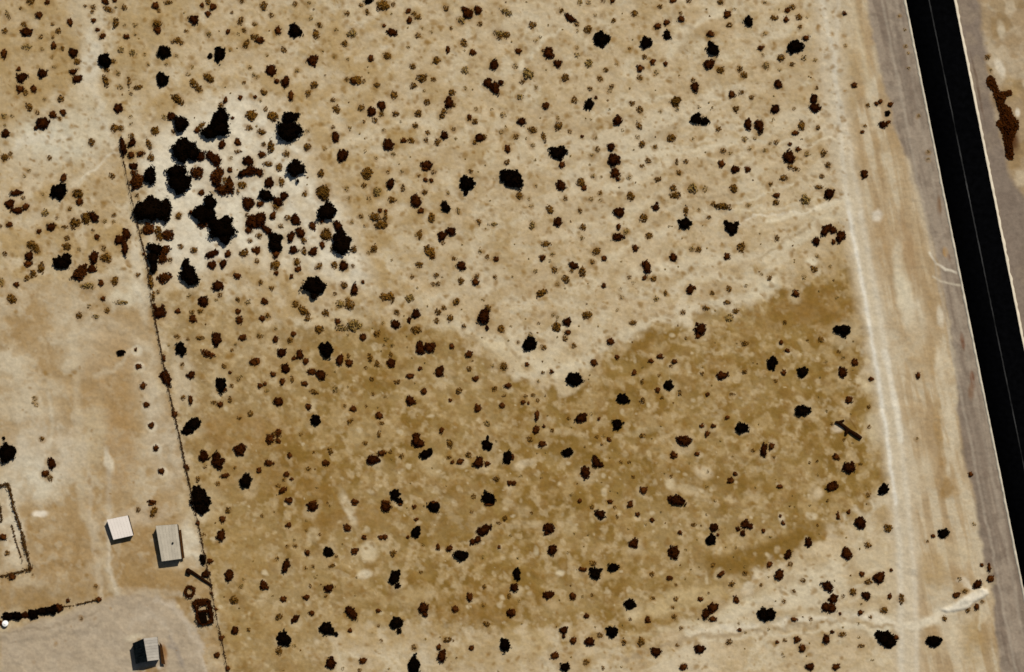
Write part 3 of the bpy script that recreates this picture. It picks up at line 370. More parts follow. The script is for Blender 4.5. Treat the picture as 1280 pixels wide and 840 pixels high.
    for pts, w, col, a in [
        ([(773, 195), (822, 193), (877, 189), (904, 184), (945, 175), (1014, 181), (1044, 173)], 2.0, PALE, .75),
        ([(756, 233), (780, 228), (808, 219), (836, 203)], 4, PALE, .6), ([(817, 280), (858, 255), (915, 244)], 4, DUN, .55),
        ([(926, 279), (948, 266), (975, 266), (1014, 264), (1044, 252), (1058, 246)], 1.6, lin(222, 208, 180), .8),
        ([(915, 255), (943, 249), (959, 238), (990, 230)], 1.6, PALE, .75), ([(900, 268), (930, 262), (980, 258), (1040, 247)], 1.6, PALE, .6),
        ([(800, 340), (844, 331), (904, 323), (959, 321), (986, 306), (1014, 284), (1041, 263)], 8, PALE, .65),
        ([(915, 340), (940, 328), (962, 315), (990, 297), (1020, 276)], 2.0, DUN, .6), ([(870, 345), (920, 350), (950, 345), (975, 330)], 5, PALE, .6),
        ([(650, 470), (690, 462), (730, 452), (770, 424), (820, 398), (880, 384), (930, 374), (965, 355)], 6, PALE, .65),
        ([(640, 418), (655, 440), (675, 458), (700, 466)], 6, PALE, .6), ([(628, 400), (632, 424), (650, 446)], 2.0, DUN, .4),
        ([(560, 400), (590, 410), (620, 425)], 4, PALE, .5), ([(720, 395), (700, 420), (690, 448)], 6, PALE, .45),
        ([(648, 88), (660, 72), (669, 61), (679, 50), (700, 34)], 2.2, PALE, .75), ([(741, 149), (751, 141), (799, 122), (840, 119)], 2.6, PALE, .6),
        ([(836, 72), (841, 60), (852, 40), (879, 21), (900, 13)], 4, PALE, .7), ([(850, 62), (868, 46), (888, 36)], 6, DUN, .5),
        ([(751, 194), (799, 191), (852, 186), (897, 175)], 2.4, PALE, .65), ([(806, 176), (830, 168), (850, 155)], 5, DUN, .5),
        ([(690, 250), (730, 236), (770, 205), (800, 175)], 3, PALE, .4), ([(700, 300), (740, 280), (790, 262), (830, 240)], 3.5, PALE, .45),
        ([(740, 330), (790, 305), (820, 292), (870, 268)], 3, PALE, .5), ([(735, 318), (775, 296), (812, 284)], 2.4, DUN, .45),
        ([(590, 270), (612, 240), (640, 205), (660, 175)], 2.2, PALE, .45), ([(600, 262), (616, 252), (624, 240)], 2, DUN, .35),
        ([(440, 350), (480, 368), (520, 378), (560, 372)], 6, PALE, .45), ([(500, 300), (540, 312), (590, 308)], 5, PALE, .35),
        ([(410, 190), (440, 172), (480, 158), (540, 150)], 4, PALE, .4), ([(480, 95), (500, 80), (520, 50)], 4, PALE, .35),
        ([(408, 0), (416, 14), (424, 6)], 4, PALE, .5), ([(120, 470), (150, 455), (165, 440)], 4, YARD_L, .4),
        ([(780, 822), (856, 799), (910, 791), (964, 785), (1021, 782), (1054, 773), (1093, 780), (1125, 785)], 2.6, lin(170, 148, 114), .7),
        ([(860, 792), (910, 784), (975, 778), (1021, 775), (1050, 768), (1093, 772), (1120, 778)], 3.6, lin(222, 208, 180), .75),
        ([(880, 801), (960, 793), (1021, 790), (1056, 781), (1093, 788)], 2.0, PALE, .6), ([(860, 786), (900, 772), (940, 757), (989, 745), (1021, 727), (1050, 705)], 9, PALE, .7),
        ([(870, 768), (920, 752), (960, 738), (995, 722)], 2.4, DUN, .5), ([(1060, 740), (1090, 742), (1110, 736)], 7, PALE, .45),
        ([(1125, 786), (1146, 779), (1160, 773), (1180, 766), (1200, 754)], 6, lin(222, 208, 180), .75), ([(1196, 722), (1206, 728), (1214, 738)], 2.2, lin(218, 204, 178), .6),
        ([(1226, 752), (1230, 768), (1226, 785)], 2.4, PALE, .6), ([(1190, 762), (1194, 785), (1190, 806)], 2.6, PALE, .4),
        ([(147, 190), (128, 204), (100, 223)], 1.6, lin(218, 204, 176), .7), ([(20, 178), (50, 173), (84, 172)], 4, lin(214, 202, 176), .7),
        ([(112, 100), (126, 132), (134, 172), (146, 186)], 5, lin(208, 194, 166), .6),
        ([(199, 746), (214, 754), (228, 770), (240, 788), (248, 806), (255, 842)], 3.6, lin(196, 180, 156), .6),
        ([(136, 640), (136, 690), (138, 719), (148, 740)], 2.4, lin(202, 186, 158), .65), ([(104, 560), (112, 620), (118, 660), (120, 700), (126, 748)], 4, lin(200, 182, 152), .5),
        ([(0, 790), (40, 786), (80, 780), (126, 764)], 1.6, lin(158, 140, 114), .6), ([(0, 800), (50, 798), (100, 790), (150, 770)], 1.6, lin(160, 144, 120), .45),
        ([(212, 800), (222, 815), (228, 832)], 3, lin(150, 138, 124), .5), ([(160, 790), (168, 776), (186, 768), (204, 776), (216, 794)], 2.4, lin(190, 174, 150), .45)]:
        line(pts, w, col, min(1, a * 1.3), w * .7 + .8, 1.5)
    line([(1000, 275), (960, 300), (930, 335)], 5, lin(208, 190, 158), .4, 4)
    line([(1055, 250), (1020, 262), (960, 276)], 2, lin(218, 204, 174), .7, 2)
    line([(820, 250), (850, 235), (900, 225)], 3, lin(182, 156, 116), .5, 3)
    line([(640, 90), (665, 65), (690, 40)], 2.5, lin(208, 192, 160), .5, 3)
    line([(830, 60), (850, 40), (885, 20)], 5, lin(208, 190, 158), .6, 4)
    line([(900, 200), (840, 190), (780, 205)], 2, lin(210, 194, 162), .6, 2)
    line([(960, 768), (1010, 764), (1060, 772), (1090, 780)], 3, lin(186, 162, 122), .6, 3)
    line([(780, 800), (840, 785), (900, 768), (960, 738), (1000, 700)], 3, lin(206, 188, 150), .5, 4)
    line([(1062, 524), (1071, 537)], .9, lin(110, 76, 26), .7, 1.0, .1)
    # pale sand heap
    mh = poly_mask(X + sx * .25, Y + sy * .25, HEAP, 2)
    C = mixc(C, mh * .85, lin(230, 219, 196))
    # watering rings round the saplings, pale halos and small blotches
    for (px, py) in SAPLINGS:
        d = np.hypot(X - px - 1, Y - py - 1)
        C = mixc(C, .75 * sstep(8.5, 5.5, d), lin(214, 200, 172))
    # light blown sand on the lee of many bushes and scattered bare spots in the ochre field
    r2 = random.Random(5)
    sel = [s for s in shrubs if s['kind'] in 'KD' and r2.random() < .5 and s['cy'] > 300]
    near = np.zeros(X.shape)
    spots = [(s['cx'] + r2.uniform(-2, 4), s['cy'] + r2.uniform(0, 6), s['req'] * r2.uniform(1.3, 2.0), r2.uniform(.3, .65)) for s in sel]
    spots += [(r2.uniform(215, 1090), r2.uniform(400, 800), 1.1 + 3.2 * r2.random() ** 1.8, r2.uniform(.2, .75)) for _ in range(560)]
    spots += [(r2.uniform(330, 1040), r2.uniform(5, 400), r2.uniform(2, 6), r2.uniform(.2, .6)) for _ in range(160)]
    xs, ys = X[0], Y[:, 0]
    def local(px, py, rr):
        i0, i1 = np.searchsorted(xs, px - rr), np.searchsorted(xs, px + rr)
        j0, j1 = np.searchsorted(ys, py - rr), np.searchsorted(ys, py + rr)
        return slice(j0, j1), slice(i0, i1)
    for (px, py, rr, a) in spots:
        s = local(px, py, rr * 2.2)
        d = np.hypot(X[s] + sx[s] * .8 - px, (Y[s] + sy[s] * .8 - py) * r2.uniform(.8, 1.5))
        C[s] = mixc(C[s], a * sstep(rr * 1.3, rr * .5, d), lin(206, 186, 148))
    # leaf litter and trampled soil round each shrub
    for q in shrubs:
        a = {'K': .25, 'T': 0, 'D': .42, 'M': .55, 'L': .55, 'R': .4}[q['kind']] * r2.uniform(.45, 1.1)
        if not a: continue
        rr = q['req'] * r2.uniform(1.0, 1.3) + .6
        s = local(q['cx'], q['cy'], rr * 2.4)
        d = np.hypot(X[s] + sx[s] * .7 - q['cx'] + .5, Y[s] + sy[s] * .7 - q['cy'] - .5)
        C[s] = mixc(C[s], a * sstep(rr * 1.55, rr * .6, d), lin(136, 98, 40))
    # low olive growth: thin ground cover staining the soil in small flecks
    for kf in range(9500):
        px, py = r2.uniform(-60, 1060), r2.uniform(-40, 880 if kf < 7000 else 400)
        if inside(np.array([px]), np.array([py]), CLEAR)[0] and r2.random() < .8: continue
        if px < np.interp(py, [p[1] for p in FENCE], [p[0] for p in FENCE]) and py > 345 and r2.random() < .85: continue
        rr = .9 + 3.0 * r2.random() ** 1.6
        s = local(px, py, rr * 2.4)
        d = np.hypot(X[s] + sx[s] * .9 - px, (Y[s] + sy[s] * .9 - py) * r2.uniform(.7, 1.6))
        C[s] = mixc(C[s], r2.uniform(.2, .75) * sstep(rr * 1.5, rr * .3, d), lin(142, 106, 50))
    # relief in metres
    road_d = np.abs(X - (road_l(Y) + 30)) * MPP
    flat = sstep(8, 16, road_d)
    Z = ((n2 - .5) * .5 + (n3 - .5) * .22 + (n4 - .5) * .10 + (n1 - .5) * .8) * flat
    Z += mh * (.55 + .5 * (n3 - .5)) - .05
    Z = np.where(flat <= 0, -.06 + (n4 - .5) * .03, Z)
    C = np.clip(C * (1 + (n4 - .5)[..., None] * .22), 0, 1)
    return C * ALB, Z

def axis(a0, a1, step, far):
    core = np.arange(a0, a1 + step, step)
    out = [core[-1]]; s = step
    while out[-1] < far:
        s *= 1.09; out.append(out[-1] + s)
    outn = [core[0]]; s = step
    while outn[-1] > -far:
        s *= 1.09; outn.append(outn[-1] - s)
    return np.concatenate([np.array(outn[1:][::-1]), core, np.array(out[1:])])

PX = axis(-20, 1300, 1.4, 14000); PY = axis(-20, 860, 1.4, 14000)
GX, GY = np.meshgrid(PX, PY)
GC, GZ = ground_fields(GX, GY)

def gz(px, py):
    i = min(max(int(np.searchsorted(PX, px)) - 1, 0), len(PX) - 2)
    j = min(max(int(np.searchsorted(PY, py)) - 1, 0), len(PY) - 2)
    return float(GZ[j:j + 2, i:i + 2].mean())

def mesh_np(name, V, F, mat=None, cols=None, smooth=False):
    """V (n,3), F (m,k) with k = 3 or 4"""
    me = bpy.data.meshes.new(name)
    V = np.asarray(V, np.float32); F = np.asarray(F, np.int32)
    k = F.shape[1]
    me.vertices.add(len(V)); me.vertices.foreach_set("co", V.ravel())
    me.loops.add(F.size); me.loops.foreach_set("vertex_index", F.ravel())
    me.polygons.add(len(F)); me.polygons.foreach_set("loop_start", np.arange(0, F.size, k, dtype=np.int32))
    me.update(calc_edges=True)
    if smooth: me.polygons.foreach_set("use_smooth", np.ones(len(F), bool))
    if cols is not None:
        at = me.color_attributes.new("soil", 'FLOAT_COLOR', 'POINT')
        at.data.foreach_set("color", np.concatenate([cols, np.ones((len(cols), 1))], 1).astype(np.float32).ravel())
    if mat is not None:
        for m in (mat if isinstance(mat, list) else [mat]): me.materials.append(m)
    return me

def link(name, me, parent=None):
    o = bpy.data.objects.new(name, me); COL.objects.link(o)
    if parent is not None: o.parent = parent
    return o

def tag(o, label=None, cat=None, group=None, kind=None):
    if label: o['label'] = label
    if cat: o['category'] = cat
    if group: o['group'] = group
    if kind: o['kind'] = kind
    return o

def empty(name, loc, rz=0):
    o = bpy.data.objects.new(name, None); COL.objects.link(o)
    o.location = loc; o.rotation_euler = (0, 0, rz)
    o.empty_display_size = .5
    return o

# ---------------------------------------------------------------- materials
def mat(name, col, rough=.9, var=.25, scale=3.0, spec=.2, col2=None, bump=0, rnd=0, metal=0, detail=4):
    m = bpy.data.materials.new(name); m.use_nodes = True
    t = m.node_tree; b = t.nodes["Principled BSDF"]
    b.inputs["Roughness"].default_value = rough
    b.inputs["Specular IOR Level"].default_value = spec
    b.inputs["Metallic"].default_value = metal
    tc = t.nodes.new("ShaderNodeTexCoord")
    geo = t.nodes.new("ShaderNodeNewGeometry")
    ns = t.nodes.new("ShaderNodeTexNoise"); ns.inputs["Scale"].default_value = scale; ns.inputs["Detail"].default_value = detail
    t.links.new(geo.outputs["Position"], ns.inputs["Vector"])
    rp = t.nodes.new("ShaderNodeValToRGB")
    c = np.array(col); d = np.array(col2) if col2 is not None else c * (1 + var)
    a = c * (1 - var)
    rp.color_ramp.elements[0].position = .3; rp.color_ramp.elements[1].position = .7
    rp.color_ramp.elements[0].color = (*a, 1); rp.color_ramp.elements[1].color = (*d, 1)
    t.links.new(ns.outputs["Fac"], rp.inputs[0])
    out = rp.outputs[0]
    if rnd:
        oi = t.nodes.new("ShaderNodeObjectInfo")
        mr = t.nodes.new("ShaderNodeMapRange"); mr.inputs[3].default_value = 1 - rnd; mr.inputs[4].default_value = 1 + rnd
        t.links.new(oi.outputs["Random"], mr.inputs[0])
        vm = t.nodes.new("ShaderNodeVectorMath"); vm.operation = 'SCALE'
        t.links.new(out, vm.inputs[0]); t.links.new(mr.outputs[0], vm.inputs["Scale"])
        out = vm.outputs[0]
    t.links.new(out, b.inputs["Base Color"])
    if bump:
        bp = t.nodes.new("ShaderNodeBump"); bp.inputs["Strength"].default_value = bump; bp.inputs["Distance"].default_value = .05
        n2 = t.nodes.new("ShaderNodeTexNoise"); n2.inputs["Scale"].default_value = scale * 6
        t.links.new(geo.outputs["Position"], n2.inputs["Vector"])
        t.links.new(n2.outputs["Fac"], bp.inputs["Height"]); t.links.new(bp.outputs[0], b.inputs["Normal"])
    return m

def soil_material():
    m = bpy.data.materials.new("soil"); m.use_nodes = True
    t = m.node_tree; b = t.nodes["Principled BSDF"]
    b.inputs["Roughness"].default_value = 1; b.inputs["Specular IOR Level"].default_value = 0.05
    at = t.nodes.new("ShaderNodeVertexColor"); at.layer_name = "soil"
    geo = t.nodes.new("ShaderNodeNewGeometry")
    n = t.nodes.new("ShaderNodeTexNoise"); n.inputs["Scale"].default_value = 1.1; n.inputs["Detail"].default_value = 6; n.inputs["Roughness"].default_value = .65
    t.links.new(geo.outputs["Position"], n.inputs["Vector"])
    mr = t.nodes.new("ShaderNodeMapRange"); mr.inputs[1].default_value = .25; mr.inputs[2].default_value = .75
    mr.inputs[3].default_value = .86; mr.inputs[4].default_value = 1.14
    t.links.new(n.outputs["Fac"], mr.inputs[0])
    vm = t.nodes.new("ShaderNodeVectorMath"); vm.operation = 'SCALE'
    t.links.new(at.outputs[0], vm.inputs[0]); t.links.new(mr.outputs[0], vm.inputs["Scale"])
    t.links.new(vm.outputs[0], b.inputs["Base Color"])
    bp = t.nodes.new("ShaderNodeBump"); bp.inputs["Strength"].default_value = .5; bp.inputs["Distance"].default_value = .12
    t.links.new(n.outputs["Fac"], bp.inputs["Height"]); t.links.new(bp.outputs[0], b.inputs["Normal"])
    return m

M = dict(
    soil=soil_material(),
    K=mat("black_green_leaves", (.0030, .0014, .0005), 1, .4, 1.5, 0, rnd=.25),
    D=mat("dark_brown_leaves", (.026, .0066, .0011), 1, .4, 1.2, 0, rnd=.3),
    M=mat("olive_brown_leaves", (.120, .055, .0085), 1, .4, 1.2, 0, rnd=.3),
    L=mat("dry_grass", (.22, .135, .036), 1, .3, 1.2, 0, rnd=.2),
    R=mat("rusty_leaves", (.052, .0150, .0026), 1, .5, 1.0, 0, rnd=.2),
    bark=mat("bark", (.020, .009, .004), .95, .4, 4, 0, bump=.4),
    deadwood=mat("dead_wood", (.013, .0045, .0015), 1, .4, 3, 0, bump=.3),
    asphalt=mat("asphalt", (.0012, .0012, .0014), 1, .4, .6, 0),
    paint=mat("worn_road_paint", (.010, .010, .010), 1, .8, .10, 0, col2=(.040, .039, .037)),
    shoulder=mat("pale_gravel", tuple(lin(224, 210, 184, .70)), 1, .12, .5, .05),
    white_roof=mat("white_roof_sheet", (.61, .54, .465), .7, .03, .5, .1),
    grey_roof=mat("grey_roof_sheet", (.375, .325, .245), .8, .10, .6, .1, rnd=.07),
    light_sheet=mat("light_metal_sheet", (.315, .28, .23), .8, .10, .6, .1, rnd=.07),
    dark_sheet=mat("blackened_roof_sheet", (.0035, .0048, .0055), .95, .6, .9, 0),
    rust=mat("rusty_sheet", (.036, .014, .003), .9, .4, 1.5, .05),
    wall=mat("dark_plank_wall", (.030, .018, .010), .9, .25, 2, .1),
    door=mat("brown_door", (.06, .03, .015), .8, .2, 2, .2),
    post=mat("fence_post_wood", (.028, .013, .004), 1, .3, 3, 0),
    wire=mat("rusted_wire", (.035, .02, .012), .7, .2, 3, .2),
    brush=mat("dry_brush", (.055, .026, .006), 1, .45, 1.6, 0),
    plastic=mat("white_tank_plastic", (.82, .80, .74), .5, .03, 1, .3),
    white_bucket=mat("pale_sheet_scrap", (.78, .74, .66), .7, .05, 1, .3),
)

# ---------------------------------------------------------------- ground sheet
ny, nx = GX.shape
idx = np.arange(nx * ny).reshape(ny, nx)
F = np.stack([idx[:-1, :-1], idx[1:, :-1], idx[1:, 1:], idx[:-1, 1:]], -1).reshape(-1, 4)
V = np.stack([(GX - 640) * MPP, (420 - GY) * MPP, GZ], -1).reshape(-1, 3)
tag(link("ground", mesh_np("ground", V, F, M['soil'], GC.reshape(-1, 3), smooth=True)), kind='structure')

# ---------------------------------------------------------------- road, its shoulders and worn centre line
def strip(name, fl, fr, z, m, y0=-5200, y1=6000, n=40, dy=None, rag=0, thick=0):
    fine = np.arange(-40, 900, dy if dy else 20.0)
    ys = np.concatenate([np.linspace(y0, -60, 12), fine, np.linspace(920, y1, 12)])
    V = []
    for y in ys:
        k = rag if -60 < y < 920 else 0
        xl, xr = fl(y) + random.gauss(0, k), fr(y) + random.gauss(0, k)
        for x in (xl, xr):
            a, b = W(x, y); V.append((a, b, z)); V.append((a, b, z - thick - .0))
    F = []
    for i in range(len(ys) - 1):
        a, b = 4 * i, 4 * i + 4
        F.append((a, b, b + 2, a + 2))
        if thick:
            F.append((a + 1, b + 1, b, a)); F.append((a + 2, b + 2, b + 3, a + 3))
    return link(name, mesh_np(name, V, F, m))
tag(strip("road_shoulder", lambda y: road_l(y) - 3.0, lambda y: road_l(y) + 2, .04, M['shoulder'], dy=4, rag=.35, thick=.14), kind='structure')
tag(strip("road_shoulder", lambda y: road_r(y) - 2, lambda y: road_r(y) + 3.0, .04, M['shoulder'], dy=4, rag=.35, thick=.14), kind='structure')
tag(strip("road", road_l, road_r, .09, M['asphalt'], dy=5, rag=.12, thick=.05), kind='structure')
def cline(y): return 1161.3 + 0.2035 * y
tag(strip("road_centre_line", lambda y: cline(y) - .75, lambda y: cline(y) + .75, .095, M['paint'], dy=3, rag=.14), kind='structure')

# ---------------------------------------------------------------- shrubs
UP = 0.05                                     # crowns sit a touch up-sun of the dark blot they make together with their shade
def crown_np(lobes, kind, cx, cy, tall=1.0, rs=None):
    """leaf clumps over a lumpy inner mound for each lobe; coordinates in metres about (cx, cy)"""
    rs = rs or random.Random(int(cx * 31 + cy * 977))
    g = np.random.default_rng(int(abs(cx) * 131 + abs(cy) * 7919))
    Vs, Fs, n0 = [], [], 0
    hmax = 0
    for (lx, ly, rx, ry, ang) in lobes:
        rm = math.sqrt(rx * ry) * MPP
        a = R(ang); ca, sa = math.cos(a), math.sin(a)
        if kind == 'T': h0, h1 = .35, 1.3 + .40 * rm
        elif kind in 'KD': h0, h1 = 0, .30 + .46 * rm
        else: h0, h1 = 0, .20 + .42 * rm
        h1 *= tall; hmax = max(hmax, h1)
        sh = {'T': .95, 'K': .98, 'D': 1.02, 'M': 1.08, 'L': 1.05, 'R': .98}[kind]
        ph = [rs.uniform(0, 6.28) for _ in range(4)]
        am = [rs.uniform(.04, .12), rs.uniform(.04, .11), rs.uniform(.03, .09), rs.uniform(.02, .07)]
        am = [q * {'T': 1.5, 'K': 1.35, 'D': 1.5}.get(kind, 1.3) for q in am]
        def rad(t): return 1 + am[0] * np.sin(2 * t + ph[0]) + am[1] * np.sin(3 * t + ph[1]) + am[2] * np.sin(5 * t + ph[2]) + am[3] * np.sin(8 * t + ph[3])
        ox = (lx - cx) * MPP + UP * rm * .5; oy = -(ly - cy) * MPP + UP * rm
        def place(u, t, z):
            ex = u * rad(t) * np.cos(t) * rx * MPP * sh; ey = u * rad(t) * np.sin(t) * ry * MPP * sh
            # image angle grows clockwise (y down)
            X_ = ex * ca - ey * sa; Y_ = -(ex * sa + ey * ca)
            return np.stack([ox + X_, oy + Y_, z], -1)
        if kind in 'TKDR':
            ns = 14 if rm > 1.2 else 9
            t = np.linspace(0, 2 * math.pi, ns, endpoint=False)
            f = {'T': .93, 'K': .93, 'D': .86, 'R': .62}[kind]
            ring0 = place(f * (.92 + .10 * g.random(ns)), t, np.full(ns, h0 + .02))
            ring1 = place(f * (.80 + .12 * g.random(ns)), t, h0 + (h1 - h0) * (.50 + .2 * g.random(ns)))
            ring2 = place(f * (.40 + .14 * g.random(ns)), t, h0 + (h1 - h0) * (.80 + .18 * g.random(ns)))
            top = np.array([[ox, oy, h0 + (h1 - h0) * .93]])
            Vs.append(np.concatenate([ring0, ring1, ring2, top]))
            i = np.arange(ns); j = (i + 1) % ns
            tri = np.concatenate([np.stack([i, ns + j, ns + i], 1), np.stack([i, j, ns + j], 1),
                                  np.stack([ns + i, 2 * ns + j, 2 * ns + i], 1), np.stack([ns + i, ns + j, 2 * ns + j], 1),
                                  np.stack([2 * ns + i, 2 * ns + j, np.full(ns, 3 * ns)], 1)])
            if kind == 'T':
                pass
            Fs.append(tri + n0); n0 += 3 * ns + 1
        dens = {'T': 9.0, 'K': 11.0, 'D': 12.0, 'M': 16.0, 'L': 8.5, 'R': 11.0}[kind]
        N = int(max(14, min(520, dens * math.pi * rm * rm * 1.6)))
        s = float(np.clip(.17 * rm + .10, .16, .50))
        u = np.sqrt(g.random(N)); 
        if kind in 'TKD': u = 1 - (1 - u) * .75
        t = g.random(N) * 2 * math.pi
        dome = np.sqrt(np.clip(1 - (u * .94) ** 2, .02, 1))
        z = h0 + (h1 - h0) * (dome * (.62 + .42 * g.random(N)) + .04)
        if kind in 'ML': z = h1 * dome * (.3 + .7 * g.random(N)) + .03
        c = place(u * (.98 + .09 * g.standard_normal(N) * (u > .7)), t, z)
        # each clump: a bent leaf card of two triangles, facing outward and up with a free tilt
        nrm = c - np.array([ox, oy, h0 - .3 * rm]); nrm += g.standard_normal((N, 3)) * .55 * rm
        nrm /= np.linalg.norm(nrm, axis=1, keepdims=True) + 1e-9
        e = np.cross(nrm, g.standard_normal((N, 3))); e /= np.linalg.norm(e, axis=1, keepdims=True) + 1e-9
        f_ = np.cross(nrm, e)
        sz = s * (.65 + .8 * g.random((N, 1)))
        p0 = c - e * sz; p1 = c + f_ * sz * .55 + nrm * sz * .15; p2 = c + e * sz; p3 = c - f_ * sz * .55 + nrm * sz * .1
        Q = np.stack([p0, p1, p2, p3], 1).reshape(-1, 3)
        Q[:, 2] = np.maximum(Q[:, 2], .01)
        b = np.arange(N) * 4
        Fs.append(np.concatenate([np.stack([b, b + 1, b + 2], 1), np.stack([b, b + 2, b + 3], 1)]) + n0)
        Vs.append(Q); n0 += 4 * N
    return np.concatenate(Vs), np.concatenate(Fs), hmax

def stems_np(lobes, cx, cy, kind, hmax):
    """tapered stems leaning out of one foot into each lobe"""
    rs = random.Random(int(cx * 7 + cy * 13))
    V, F = [], []
    ends = []
    for (lx, ly, rx, ry, ang) in lobes:
        rm = math.sqrt(rx * ry) * MPP
        ox, oy = (lx - cx) * MPP, -(ly - cy) * MPP
        for k in range(3):
            t = rs.uniform(0, 6.28); u = rs.uniform(.25, .6) * rm
            ends.append((ox + u * math.cos(t), oy + u * math.sin(t), hmax * rs.uniform(.5, .8)))
    base = .16 if kind == 'T' else .06
    foot = (0, 0)
    for (ex, ey, ez) in ends:
        n = 5; segs = [(0, (foot[0], foot[1], -.15), base), (.45, (ex * .30, ey * .30, ez * .5), base * .65), (1, (ex, ey, ez), base * .25)]
        b0 = len(V)
        for (_, p, r) in segs:
            for i in range(n):
                a = 2 * math.pi * i / n
                V.append((p[0] + r * math.cos(a), p[1] + r * math.sin(a), p[2]))
        for s in range(2):
            for i in range(n):
                a, b = b0 + s * n + i, b0 + s * n + (i + 1) % n
                F.append((a, b, b + n, a + n))
    return V, F

